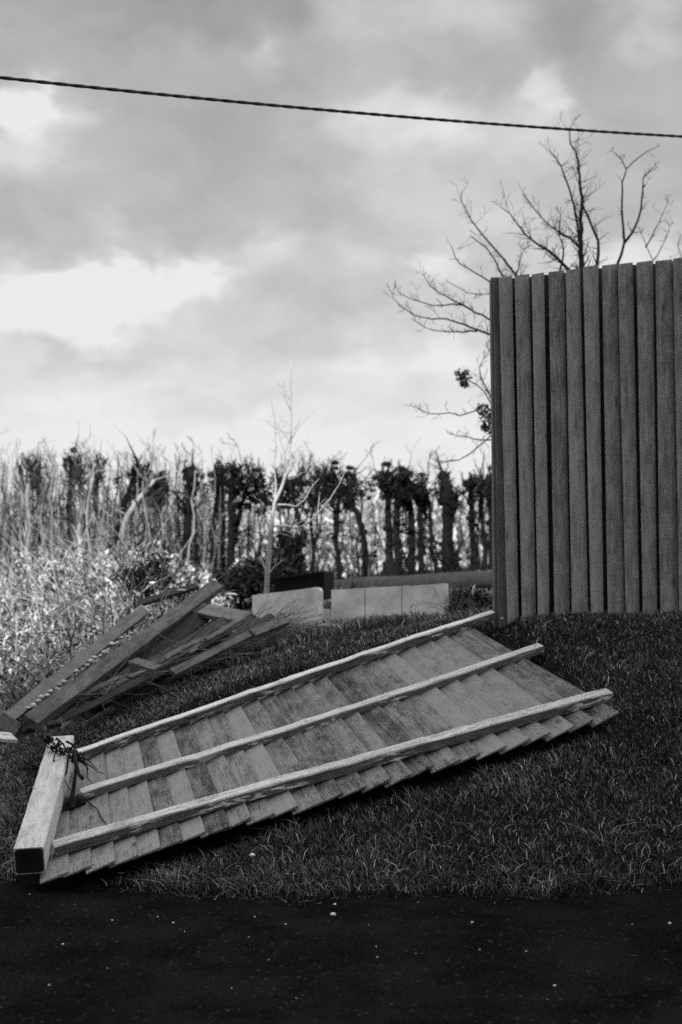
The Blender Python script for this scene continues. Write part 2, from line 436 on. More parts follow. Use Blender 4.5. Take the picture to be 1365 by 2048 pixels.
def grass_mat(name, lo, hi, pale, frac):
    m, t, b = mat(name)
    ri = t.node('ShaderNodeNewGeometry').outputs['Random Per Island']
    c = t.node('ShaderNodeTexCoord').outputs['Object']
    n = t.noise(c, 2.2, 4, .6)
    n3 = t.noise(c, .9, 3, .6)
    v = t.m('ADD', t.m('MULTIPLY', ri, .45), t.m('ADD', t.m('MULTIPLY', n, .6), t.m('MULTIPLY', t.m('SUBTRACT', n3, .5), .7)))
    col = t.ramp(v, [(.25, lo), (.85, hi)])
    r2 = t.m('FRACT', t.m('MULTIPLY', ri, 57.31))
    col = t.node('ShaderNodeMixRGB', inp={0: t.m('GREATER_THAN', r2, 1-frac), 1: col, 2: (pale, pale, pale, 1)}).outputs[0]
    t.l.new(col, b.inputs['Base Color']); b.inputs['Roughness'].default_value = .6; b.inputs['Specular IOR Level'].default_value = .25
    return m
M_grass = grass_mat('grass', .03, .21, .6, .06)
V1 = [blades(95000, (-2.6, 3.2), (5.5, 7.3), .016, .050, .0030, lean=.9, seed=2, keep=lambda x, y: np.random.default_rng(1).random(len(x)) < 1.15-(y-5.5)/2.2),
      blades(90000, (-2.6, 3.2), (6.2, 8.4), .012, .030, .0036, lean=.8, seed=12),
      blades(7000, (-2.6, 3.2), (5.5, 7.6), .035, .085, .0026, lean=1.3, seed=3)]
def joinq(L):
    Vs, Fs, o = [], [], 0
    for V, Fq in L: Vs.append(V); Fs.append(Fq+o); o += len(V)
    return np.concatenate(Vs), np.concatenate(Fs)
V1.append(blades(50000, (-1.8, 5), (8.4, 14.5), .03, .07, .006, lean=.7, seed=5, keep=lambda x, y: x > -.9-.25*(y-8.4)*0))
V, Fq = joinq([V1.pop(1), V1.pop(-1)])
tag(np_mesh('short_turf', V, Fq, grass_mat('turf', .05, .27, .6, .06)), 'short pale turf over the top of the bank', 'turf', kind='stuff')
V, Fq = joinq(V1)
tag(np_mesh('grass', V, Fq, M_grass), 'short rough grass covering the bank', 'grass', kind='stuff')
M_fringe = grass_mat('fringe_grass', .03, .16, .5, .16)
V, Fq = joinq([blades(26000, (-2.4, 2.6), (5.4, 6.5), .03, .075, .0032, lean=1.3, seed=8, keep=lambda x, y: y < edge_y(x)+.08+.35*np.random.default_rng(4).random(len(x))**2)])
tag(np_mesh('dry_grass', V, Fq, M_fringe), 'dry curling grass along the road edge', 'grass', kind='stuff')

# ------------------------------------------------------------------ fallen fence panel
fp = thing('fallen_fence_panel', tuple(quad(.5, .0)), 'fallen feather-edge fence panel with three rails lying askew on the grass bank', 'fence panel')
NB = 25
for i in range(NB):
    u0 = i/NB; u1 = (i+1)/NB+.006
    r = random.Random(i*7+1)
    lo_ = on_panel(lerp(85, 1235, u0), lerp(1765, 1435, u0)+r.uniform(-4, 4)); lo1 = on_panel(lerp(85, 1235, u1), lerp(1765, 1435, u1)+r.uniform(-5, 5))
    dv = lo_[1]
    hi_ = on_panel(lerp(100, 952, u0), lerp(1535, 1250, u0)+r.uniform(-4, 4)); hi1 = on_panel(lerp(100, 952, u1), lerp(1535, 1250, u1)+r.uniform(-4, 4))
    if i == NB-1: hi1 = hi_[0]+.02, hi_[1]
    mb = MB(); nl = 8; V = []; G = []; Fc = []
    ro = i*3.7
    gap = lerp(.008, .021, u0)*r.uniform(.8, 1.2); tl = r.uniform(-.003, .003)
    for k in range(nl+1):
        s_ = k/nl
        ua, va = lerp(lo_[0], hi_[0], s_), lerp(dv, hi_[1], s_)
        ub, vb = lerp(lo1[0], hi1[0], s_), lerp(dv, hi1[1], s_)
        n_ = quad_n(ua, va)
        if i < NB-1 or True:
            cup = .002*math.sin(k*1.3+i)
            A = quad(ua-.004, va)+n_*(-lerp(.010, .018, u0)+tl+cup); B = quad(ub, vb)+n_*(gap+cup)   # right edge rides over the next board
            for p, a_, h_ in ((A, 0, 0), (A+n_*.005, 0, .005), (B+n_*.0, .1, .011), (B-n_*.011, .1, 0)):
                V.append(p); G.append((s_*1.6+ro, a_+i*.31, h_+ro))
    for k in range(nl):
        for j in range(4):
            a = k*4+j; c_ = k*4+(j+1) % 4; Fc.append((a, c_, c_+4, a+4))
    Fc.append((3, 2, 1, 0)); Fc.append(tuple(nl*4+j for j in range(4)))
    mb.add(V, Fc, G)
    mb.build('board', M_board, fp)
# arris rails: triangular section, flat side on the boards
def rail(pxa, pxb, s, m_, seed, over=0.0, name='rail', scale1=1.0, hh=.045):
    ua, va = on_panel(*pxa); ub, vb = on_panel(*pxb)
    n_ = (quad_n(ua, va)+quad_n(ub, vb)).normalized()
    a = quad(ua, va)+n_*.014; b_ = quad(ub, vb)+n_*.014
    mb = MB(); 
    tri = [(-s, 0), (s, 0), (s*.96, hh-.006), (s*.86, hh), (-s*.82, hh), (-s*.95, hh-.008)]
    bar(mb, a, b_, n_, tri, nseg=30, wob=.0026, seed=seed, scale1=scale1, bow=-.012 if seed == 2 else .006)
    o = mb.build(name, m_, fp); o.data.materials.append(M_rail_shaded)
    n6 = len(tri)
    for k, pg in enumerate(o.data.polygons):      # flaking side faces, their shade painted in
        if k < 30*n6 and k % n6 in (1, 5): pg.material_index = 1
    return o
r1 = rail((158, 1522), (990, 1240), .029, M_rail_lit, 1, hh=.042)
tag(r1, 'pale topmost rail with weathered upper face painted brighter for its light')
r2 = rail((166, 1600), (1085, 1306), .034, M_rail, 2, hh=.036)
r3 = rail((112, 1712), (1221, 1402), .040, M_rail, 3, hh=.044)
# broken sliver of board at the right end
mb = MB(); ua = on_panel(1075, 1335); ub = on_panel(1180, 1400)
bar(mb, quad(*ua)-quad_n(.9, .5)*.03, quad(*ub)-quad_n(.9, .5)*.012, quad_n(.9, .5), rect(.035, .008, .001), nseg=4, seed=9, scale1=.9)
mb.build('board_sliver', M_board, fp)
# split at the left end
mb = MB()
sp0 = [(172, 1600), (186, 1616), (196, 1622), (203, 1640), (212, 1650), (216, 1664)]
pts = []
for q in sp0:
    u, v = on_panel(*q); pts.append(quad(u, v)+quad_n(u, v)*.012)
tube(mb, pts, [.002, .004, .003, .004, .003, .002], 5); mb.build('split', M_black, fp)

# ------------------------------------------------------------------ fallen post
mb = MB()
pu = Vector((-.03, -.19, 1))
po = thing('fence_post', tuple(POSTA), 'thick square timber post lying end-on at the left end of the fallen panel', 'post')
sec = rect(.122, .112, .006)
bar(mb, POSTA, POSTB, pu, sec, nseg=14, wob=.0012, seed=4)
mb.build('shaft', M_post, po)
mb = MB(); d = (POSTB-POSTA).normalized()
bar(mb, POSTA-d*.003, POSTA-d*.0005, pu, rect(.112, .102, .01), nseg=1, seed=5)
mb.build('end_grain', simple('wet_end_grain', .008, .02, 30, rough=.8), po)
# torn fixing and broken rail stub half way along
mb = MB(); q = at(150, 1600, 6.62)
bar(mb, q+Vector((-.06, 0, -.03)), q+Vector((.04, .03, .0)), (0, 0, 1), rect(.07, .05, .012), nseg=5, wob=.006, seed=6)
mb.build('rail_stub', M_old, po)
# ivy and torn roots wrapped over the post's far end
def leafcloud(cent, rad, n, size, seed, squash=1.0, shell=.0):
    r = np.random.default_rng(seed); cent = np.atleast_2d(cent); rad = np.atleast_1d(rad)
    k = r.integers(0, len(cent), n)
    g = r.normal(size=(n, 3)); g /= np.linalg.norm(g, axis=1)[:, None]
    rr = r.random(n)**(1/3)*(1-shell)+shell
    p = cent[k]+g*(rr*rad[k % len(rad)])[:, None]*np.array([1, 1, squash])
    a = r.normal(size=(n, 3)); a /= np.linalg.norm(a, axis=1)[:, None]
    b_ = np.cross(a, r.normal(size=(n, 3))); b_ /= np.linalg.norm(b_, axis=1)[:, None]
    s_ = (size*r.uniform(.5, 1.3, n))[:, None]
    V = np.stack([p-a*s_, p-b_*s_*.55, p+a*s_, p+b_*s_*.55], 1).reshape(-1, 3)
    return V, np.arange(n*4).reshape(n, 4)
iv = thing('torn_ivy', (-1.4, 7.0, .45), 'dark torn ivy and roots draped over the far end of the timber post', 'ivy')
mb = MB(); rr = random.Random(5)
for k in range(10):
    p = at(rr.uniform(112, 165), rr.uniform(1478, 1510), 6.9+rr.uniform(-.12, .1)); pts = [p]
    dx = rr.uniform(-.01, .02)
    for j in range(6): p = p+Vector((dx+rr.uniform(-.02, .02), rr.uniform(-.04, .0), rr.uniform(-.045, .012))); pts.append(p)
    tube(mb, pts, [.006-.0007*j for j in range(7)], 5)
p = [at(150, 1500, 6.78), at(152, 1535, 6.7), at(150, 1560, 6.65), at(146, 1588, 6.6), at(137, 1620, 6.52)]
tube(mb, p, [.008, .007, .009, .01, .006], 6)
p = [at(152, 1520, 6.72), at(158, 1548, 6.66), at(166, 1557, 6.62)]; tube(mb, p, [.006, .008, .01], 6)
mb.build('stem', M_bark, iv, True)
V, Fq = leafcloud(np.array([at(106, 1492, 6.95), at(122, 1500, 6.9), at(140, 1506, 6.86), at(150, 1518, 6.8), at(98, 1480, 7.0)]), np.array([.028, .028, .025, .022, .022]), 260, .012, 12)
np_mesh('leaves', V, Fq, M_ivy, iv)
# splinters
for (a, b_, lab) in (((66, 1574, 6.45), (84, 1581, 6.5), 'short pale splinter sticking out left of the timber post'),
                     ((1068, 1300, 7.0), (1078, 1274, 7.02), 'thin pale splinter standing on the middle rail end')):
    mb = MB(); bar(mb, at(*a), at(*b_), (0, -1, .3), rect(.006, .004, .001), 2, seed=3, scale1=.4)
    if 'left' in lab: bar(mb, at(68, 1582, 6.44), at(84, 1585, 6.5), (0, -1, .3), rect(.005, .004, .001), 2, seed=3, scale1=.5)
    tag(mb.build('splinter', M_pale), lab, 'splinter', 'wood splinters')

# ------------------------------------------------------------------ standing fence
FY = 7.9
st = thing('standing_fence', tuple(at(1180, 1235, FY)), 'upright closeboard fence of tall dark vertical boards on the right', 'fence')
TX = [998, 1030, 1064, 1098, 1132, 1167, 1205, 1236, 1274, 1312, 1347, 1383, 1419, 1455, 1490]
TYp = [555, 551, 548, 544, 540, 533, 531, 528, 524, 522, 517, 514, 510, 508, 505]
BXp = [1016, 1045, 1077, 1110, 1145, 1183, 1217, 1253, 1287, 1322, 1360, 1396, 1432, 1468, 1503]
BYp = [1250, 1250, 1248, 1246, 1244, 1240, 1238, 1236, 1234, 1232, 1228, 1226, 1224, 1222, 1220]
for i in range(15):      # dark rear boards added to paint the shadow lines at the gaps
    mb = MB(); bar(mb, at(BXp[i], 1262, FY+.04), at(TX[i], TYp[i]+6, FY+.04), (0, 1, 0), rect(.075, .014, .002), 10, wob=.001, seed=150+i)
    mb.build('gap_shade_board', M_old, st)
for i in range(14):
    a0 = at(BXp[i], BYp[i]+12, FY); a1 = at(BXp[i+1]-8+3.5*math.sin(i*2.3), BYp[i]+12, FY)
    a0 = at(BXp[i], BYp[i]+12, FY-.064)+Vector((0, .064, 0)); b0 = at(TX[i], TYp[i]+.5*(i % 3), FY-.064)+Vector((0, .064, 0)); b1 = at(TX[i+1]-8+3.5*math.sin(i*2.3+.4), TYp[i]-1, FY)
    mb = MB(); V = []; G = []; Fc = []; nl = 10; rr = random.Random(i+50)
    for k in range(nl+1):
        s_ = k/nl; A = lerp(a0, b0, s_); B = lerp(a1, b1, s_); wv_ = .002*math.sin(k*.9+i*2)
        # left edge thick and proud, right edge thin and tucked behind its neighbour
        A = A+Vector((0, -.064+wv_, 0)); B = B+Vector((0, -.034, 0))
        for p, ac, h_ in ((A, 0, 0), (A+Vector((.002, .020, 0)), 0, .02), (B+Vector((0, .012, 0)), .11, .02), (B, .11, 0)):
            V.append(p); G.append((s_*1.9+i*4.1, ac+i*.37, h_+i))
    for k in range(nl):
        for j in range(4):
            a = k*4+j; c_ = k*4+(j+1) % 4; Fc.append((a, a+4, c_+4, c_))
    Fc.append((0, 1, 2, 3)); Fc.append(tuple(nl*4+3-j for j in range(4)))
    mb.add(V, Fc, G); mb.build('board', M_fence, st)
mb = MB(); bar(mb, at(997, 1262, FY+.05), at(990, 558, FY+.05), (0, 1, 0), rect(.05, .10, .004), 10, wob=.001, seed=8)
bar(mb, at(1006, 1262, FY+.0), at(995, 560, FY+.0), (0, 1, 0), rect(.05, .06, .003), 10, wob=.0008, seed=9)
mb.build('post', M_post2, st)
for yy in (640, 900, 1160):
    mb = MB(); bar(mb, at(995, yy, FY+.06), at(1490, yy-25, FY+.06), (0, 1, 0), rect(.07, .04), 3, seed=10); mb.build('rail', M_fence, st)
mb = MB(); tube(mb, [at(1040, 929, FY-.03), at(1040, 929, FY-.055)], [.010, .008], 10); mb.build('bolt', M_black, st)

# ------------------------------------------------------------------ low concrete panels behind the crest
def slab(mb, corners, th, seed=0, nx=8):
    """corners: lower-left, lower-right, upper-right, upper-left"""
    a, b_, c_, d = [Vector(q) for q in corners]
    n_ = (b_-a).cross(d-a).normalized()
    V = []; G = []; Fc = []; r = random.Random(seed)
    for k in range(nx+1):
        t_ = k/nx; lo_ = lerp(a, b_, t_); hi_ = lerp(d, c_, t_)+Vector((0, 0, r.uniform(-.003, .003)))
        for p in (lo_, hi_, hi_-n_*th, lo_-n_*th): V.append(p); G.append((t_*2+seed, p.z, p.y))
    for k in range(nx):
        for j in range(4):
            q = k*4+j; s_ = k*4+(j+1) % 4; Fc.append((q, q+4, s_+4, s_))
    Fc.append((0, 1, 2, 3)); Fc.append(tuple(nx*4+3-j for j in range(4)))
    mb.add(V, Fc, G)
lw = thing('low_wall', tuple(at(780, 1245, 9.8)), 'low pale concrete wall of upright slabs in the middle behind the bank crest', 'wall')
xs_ = [(663, 1180, 1238, 10.25), (729, 1176, 1246, 10.1), (731, 1176, 1246, 10.1), (803, 1172, 1252, 9.93), (805, 1172, 1252, 9.93), (886, 1168, 1256, 9.75)]
for k in range(3):
    l_, r_ = xs_[2*k], xs_[2*k+1]; mb = MB()
    slab(mb, (at(l_[0], l_[2]+6, l_[3]), at(r_[0], r_[2]+6, r_[3]), at(r_[0], r_[1], r_[3]+.13), at(l_[0], l_[1], l_[3]+.13)), .05+.004*k, k)
    mb.build('slab', M_concrete, lw)
mb = MB(); slab(mb, (at(887, 1262, 9.74), at(900, 1260, 9.95), at(897, 1168, 10.08), at(887, 1167, 9.87)), .04, 5); mb.build('end_slab', M_concrete, lw)
lw2 = thing('low_wall', tuple(at(580, 1245, 10)), 'rounded low pale concrete slab left of the low wall and right of the sapling', 'wall')
mb = MB()
prof = [(505, 1191), (525, 1188), (560, 1184), (600, 1179), (628, 1175), (637, 1176), (641, 1182)]
V = []; Fc = []
for k, (px, py) in enumerate(prof):
    yd = 10.35-.35*k/6; 
    for p in (at(px, 1262-(0 if k < 5 else 6), yd), at(px, py, yd+.12), at(px, py, yd+.12)+Vector((.02, .06, 0)), at(px, 1262, yd)+Vector((.02, .06, 0))): V.append(p)
for k in range(6):
    for j in range(4):
        q = k*4+j; s_ = k*4+(j+1) % 4; Fc.append((q, q+4, s_+4, s_))
Fc.append((0, 1, 2, 3)); Fc.append(tuple(24+3-j for j in range(4)))
mb.add(V, Fc); mb.build('slab', M_concrete, lw2)
mb = MB(); slab(mb, (at(641, 1252, 10.1), at(664, 1250, 10.2), at(662, 1219, 10.2), at(641, 1216, 10.1)), .04, 7)
tag(mb.build('broken_slab', M_concrete), 'small broken concrete piece in the gap between the two pale walls', 'concrete piece')
# black trough
tr = thing('trough', tuple(at(600, 1190, 10.9)), 'black trough standing behind the rounded concrete slab', 'trough')
mb = MB(); slab(mb, (at(549, 1205, 10.8), at(648, 1200, 10.7), at(649, 1144, 10.7), at(549, 1157, 10.8)), .28, 8); mb.build('tub', M_black, tr)
mb = MB(); bar(mb, at(547, 1158, 10.78), at(651, 1144, 10.68), (0, 0, 1), rect(.02, .02, .003), 3, seed=2); mb.build('rim', M_black, tr)
mb = MB()
tube(mb, [lerp(at(610, 1178, 12.9), at(1030, 1156, 12.1), k/12)+Vector((0, .02*math.sin(k), .006*math.sin(k*2.1))) for k in range(13)], [.075+.006*math.sin(k*1.7) for k in range(13)], 14)
tag(mb.build('roll', wood('bank_shade', .012, .05, vary=.1), smooth=True), 'long dark log standing in for the shaded bank front behind the low walls, reaching the standing fence', 'roll')  # dark roll added in place of the shaded front of the grass bank
# plank and old board on the grass
mb = MB(); bar(mb, at(640, 1252, 9.2), at(905, 1262, 8.7), (0, -.15, 1), rect(.10, .022, .003), 8, wob=.001, seed=21)
tag(mb.build('plank', M_oldmid), 'thin grey plank lying flat on grass in front of the low wall', 'plank', 'loose planks')
mb = MB(); slab(mb, (at(832, 1262, 8.55), at(905, 1262, 8.35), at(935, 1240, 8.95), at(880, 1232, 9.2)), .02, 22)
fb = simple('flaking_board', .02, .8, 14, rough=.8, stops=(.44, .5))
tag(mb.build('scrap_board', fb), 'flaking white scrap board behind the top end of the fallen panel', 'board')

# ------------------------------------------------------------------ debris pile on the left
DG = 'timbers of the debris pile'
def timber(a, b_, up, wd, h, m_, label, name='plank', seed=0, wob=.0015, cat='plank', bow=0):
    mb = MB(); bar(mb, at(*a), at(*b_), up, rect(wd, h, .003), 10, wob=wob, seed=seed, bow=bow)
    return tag(mb.build(name, m_), label, cat, DG)
# collapsed panel: two long rails with its boards between them
dp = thing('collapsed_panel', tuple(at(150, 1400, 8.0)), 'collapsed fence panel leaning up the left debris pile with one wide rail beside brambles', 'fence panel')
upv = (at(200, 1340, 8.2)-at(200, 1300, 8.2)); UPD = Vector((.35, -.55, .75))
mb = MB(); bar(mb, at(18, 1436, 7.75), at(290, 1220, 9.3), UPD, rect(.075, .03), 12, wob=.001, seed=31); o = mb.build('rail', M_oldmid, dp)
mb = MB(); bar(mb, at(268, 1238, 9.17), at(291, 1219, 9.31), UPD, rect(.079, .034), 2, wob=.001, seed=34); o = mb.build('rail_tip', M_pale, dp)
for k, (a, b_, wd) in enumerate((((52, 1452, 7.65), (315, 1250, 9.1), .06), ((80, 1452, 7.62), (350, 1240, 9.15), .065), ((112, 1450, 7.6), (372, 1252, 9.05), .06))):
    mb = MB(); bar(mb, at(*a)+Vector((0, .02*k, -.012)), at(*b_)+Vector((0, .02*k, -.02)), UPD+Vector((.1*k, 0, 0)), rect(wd, .012, .002), 10, wob=.0015, seed=40+k)
    mb.build('board', M_oldmid, dp)
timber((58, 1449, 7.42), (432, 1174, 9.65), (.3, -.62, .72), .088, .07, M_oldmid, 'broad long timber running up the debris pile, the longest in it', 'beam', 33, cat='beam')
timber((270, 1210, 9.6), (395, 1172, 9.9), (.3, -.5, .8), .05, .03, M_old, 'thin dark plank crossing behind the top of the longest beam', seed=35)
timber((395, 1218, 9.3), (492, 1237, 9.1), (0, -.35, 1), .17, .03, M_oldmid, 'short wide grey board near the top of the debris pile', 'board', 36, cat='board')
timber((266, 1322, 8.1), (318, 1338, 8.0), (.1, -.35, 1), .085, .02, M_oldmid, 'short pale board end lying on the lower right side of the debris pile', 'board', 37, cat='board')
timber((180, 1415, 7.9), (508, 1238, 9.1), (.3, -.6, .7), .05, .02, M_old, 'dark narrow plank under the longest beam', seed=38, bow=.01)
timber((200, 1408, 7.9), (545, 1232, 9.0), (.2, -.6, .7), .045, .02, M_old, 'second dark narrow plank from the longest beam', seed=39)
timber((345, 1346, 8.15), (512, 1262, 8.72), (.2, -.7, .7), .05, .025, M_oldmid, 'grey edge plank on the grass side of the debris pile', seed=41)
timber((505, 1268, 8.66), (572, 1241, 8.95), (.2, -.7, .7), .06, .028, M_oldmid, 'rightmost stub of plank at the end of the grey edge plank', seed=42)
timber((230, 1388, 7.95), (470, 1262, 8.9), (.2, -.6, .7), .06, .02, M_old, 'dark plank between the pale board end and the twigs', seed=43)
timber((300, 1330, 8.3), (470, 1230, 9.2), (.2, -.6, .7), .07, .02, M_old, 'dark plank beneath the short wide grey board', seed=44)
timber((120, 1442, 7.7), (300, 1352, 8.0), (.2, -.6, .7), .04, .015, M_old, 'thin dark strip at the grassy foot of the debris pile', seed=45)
timber((-6, 1440, 7.3), (32, 1462, 7.35), (.1, -.9, .3), .09, .05, M_oldmid, 'squat grey timber block at the lower left corner of the pile', 'block', 46, cat='block')
timber((-30, 1470, 7.0), (28, 1476, 7.1), (0, -.4, 1), .09, .02, M_pale, 'pale flat board tip at the left picture edge below the pile', 'board', 47, cat='board')
for k, (px, py) in enumerate(((95, 1452), (42, 1462))):
    mb = MB(); q = at(px, py, 7.35); bar(mb, q, q+Vector((.06, .03, .01)), (0, 0, 1), rect(.045, .03, .01), 3, wob=.006, seed=k)
    tag(mb.build('rotten_wood', M_black), ('black rotten lump of wood right of the lower end of the longest beam', 'small black rotten lump left of the lower end of the longest beam')[k], 'wood lump')
for k, (a, b_) in enumerate((((110, 1440, 7.75), (430, 1215, 9.35)), ((160, 1428, 7.85), (480, 1225, 9.3)), ((220, 1405, 7.95), (520, 1240, 9.2)))):  # black boards added as fill for the dark gaps in the pile
    timber(a, b_, (.3, -.6, .72), .11, .012, M_black, ('black board added as dark gap fill, lowest under the longest beam', 'black board added as dark gap fill, second lowest under the debris pile', 'black board added as dark gap fill, lowest on the grass side of the pile')[k], 'gap_fill_board', 60+k, cat='board')
for k in range(14):
    rq = random.Random(900+k); t_ = k/13
    a = (lerp(150, 420, t_)+rq.uniform(-10, 10), lerp(1405, 1280, t_)+rq.uniform(-8, 8), lerp(7.85, 8.5, t_)); L_ = rq.uniform(45, 105)
    timber(a, (a[0]+L_, a[1]-L_*rq.uniform(.42, .6), a[2]+L_*.0042), (rq.uniform(-.2, .5), -.6, .7), rq.uniform(.02, .045), rq.uniform(.008, .016), (M_old, M_oldmid)[k % 2],
           'narrow splintered slat mixed into the twigs of the debris pile', 'slat', 80+k, wob=.003, cat='slat', bow=rq.uniform(-.02, .03))
# fill
def lumps(V, seed, n, spread, size): pass
tw = MB(); rr = random.Random(11)
for k in range(560):
    px = rr.uniform(150, 530) if k < 300 else rr.uniform(360, 575); t_ = (px-150)/450
    py = lerp(1400, 1235, t_)+rr.uniform(-20, 30)*(1-abs(t_-.5)); yd = lerp(7.9, 9.2, t_)+rr.uniform(-.15, .15)
    p = at(px, py, yd); d = Vector((rr.uniform(.1, .6), rr.uniform(-.1, .6), rr.uniform(-.02, .25))).normalized()*rr.choice((1, 1, -1)); pts = [p]
    L = rr.uniform(.1, .4)
    for j in range(5):
        d = (d+Vector((rr.uniform(-.25, .25), rr.uniform(-.25, .25), rr.uniform(-.25, .25)))).normalized(); p = p+d*L/5; pts.append(p)
    r0 = rr.uniform(.0015, .004); tube(tw, pts, [r0*(1-.12*j) for j in range(6)], 4)
for pl in ([(435, 1240), (420, 1268), (402, 1290), (388, 1308)], [(395, 1225), (375, 1262), (352, 1280), (342, 1292)], [(520, 1230), (505, 1252), (500, 1256), (535, 1245)],
           [(430, 1236), (400, 1262), (370, 1290), (330, 1312), (250, 1360)], [(560, 1225), (585, 1240), (583, 1256)]):
    tube(tw, [at(x_, y_, 8.55) for x_, y_ in pl], [.0045]*len(pl), 5)
tag(tw.build('brushwood', simple('dead_twig', .05, .3, 4, bump=0, island=.6, stops=(.2, .8))), 'tangle of dead grey twigs lying over the debris pile', 'brushwood', kind='stuff')
# stones between the rails
sm = MB(); rr = random.Random(3)
def rock(mb, c_, s_, r, sub=1):
    import bmesh
    bm = bmesh.new(); bmesh.ops.create_icosphere(bm, subdivisions=sub+1, radius=1)
    sc = Vector((r.uniform(.8, 1.3), r.uniform(.7, 1.1), r.uniform(.5, .9)))
    V = [Vector((v.co.x*sc.x, v.co.y*sc.y, v.co.z*sc.z))*s_*(1+.25*math.sin(v.co.x*4+r.random()*.4+s_*900)*math.sin(v.co.y*5+c_[0]*30)) + Vector(c_) for v in bm.verts]
    mb.add(V, [tuple(x_.index for x_ in f.verts) for f in bm.faces]); bm.free()
STG = 'pale pieces of rubble between the timbers'
for k in range(24):
    t_ = k/23
    if .37 < t_ < .43: continue
    px = lerp(58, 262, t_)+rr.uniform(-3, 3); py = lerp(1415, 1264, t_)+rr.uniform(-3, 3); yd = lerp(7.72, 9.0, t_)-.06
    mb = MB(); rock(mb, at(px, py, yd), rr.uniform(.008, .019), rr)
    tag(mb.build('stone', M_stone), 'small pale stone lodged between collapsed panel rail and its boards', 'stone', STG)
for (px, py, yd, s_, lab) in ((428, 1163, 9.9, .022, 'white lump on the tip of the longest beam'), (462, 1189, 9.8, .028, 'flat white scrap on top of the debris pile'),
                              (364, 1180, 9.7, .018, 'white scrap left of the longest beam tip'), (356, 1174, 9.7, .008, 'tiny white ball above the scrap left of the beam tip')):
    mb = MB(); rock(mb, (0, 0, 0), s_, rr)
    o = mb.build('scrap', M_white); o.location = at(px, py, yd)
    if s_ > .026: o.scale = (1.6, 1.2, .5)
    if s_ == .018: o.scale = (1.7, .8, .5)
    tag(o, lab, 'scrap')

# ------------------------------------------------------------------ vegetation
def grow(mb, p, d, L, r, depth, rr, up=.12, spread=.6, kids=(2, 4), seg=5, crook=.16, rmin=.0012, sides=5):
    pts = [p.copy()]; rad = [r]
    for j in range(seg):
        d = (d+Vector((rr.gauss(0, crook), rr.gauss(0, crook), rr.gauss(0, crook)+up))).normalized()
        p = p+d*L/seg; pts.append(p.copy()); rad.append(max(rmin, r*(1-.75*(j+1)/seg)))
    tube(mb, pts, rad, sides if depth > 1 else 3, cap=False)
    if depth <= 0: return
    for k in range(rr.randint(*kids)):
        j = rr.randint(1, seg); q = pts[j]
        sd = Vector((rr.gauss(0, 1), rr.gauss(0, 1), rr.gauss(0, .6))).normalized()
        grow(mb, q, (d+sd*spread*1.6).normalized(), L*rr.uniform(.4, .65), max(rmin, rad[j]*.6), depth-1, rr, up, spread, kids, max(3, seg-1), crook, rmin, sides)

def limb(mb, poly, Yd, r0, r1, rr, dvar=.25, twigs=6, tl=.25, sides=6, dd=None, tup=.1):
    """a limb through given points of the picture, wandering in depth; twigs spring from it"""
    n = len(poly); pts = []
    drift = rr.uniform(-dvar, dvar) if dd is None else dd
    fine = []
    for k in range(n-1):
        (x0, y0), (x1, y1) = poly[k], poly[k+1]
        m_ = max(1, int(math.hypot(x1-x0, y1-y0)/14))
        for j in range(m_):
            t_ = j/m_; fine.append((lerp(x0, x1, t_)+rr.gauss(0, .9), lerp(y0, y1, t_)+rr.gauss(0, .9)))
    fine.append(poly[-1]); N = len(fine)
    for k, (x_, y_) in enumerate(fine): pts.append(at(x_, y_, Yd+drift*(k/(N-1))))
    rad = [lerp(r0, r1, (k/(N-1))**.8) for k in range(N)]
    tube(mb, pts, rad, sides)
    for k in range(twigs):
        j = rr.randint(1, N-1); d = (pts[j]-pts[j-1]).normalized()
        sd = Vector((rr.gauss(0, 1), rr.gauss(0, .8), rr.gauss(0, 1)+.2)).normalized()
        grow(mb, pts[j], (d*.7+sd*.8).normalized(), tl*rr.uniform(.4, 1.2), max(.0015, rad[j]*.45), 1, rr, tup, .6, (1, 3), 4, .14, .0013, 4)
    return pts

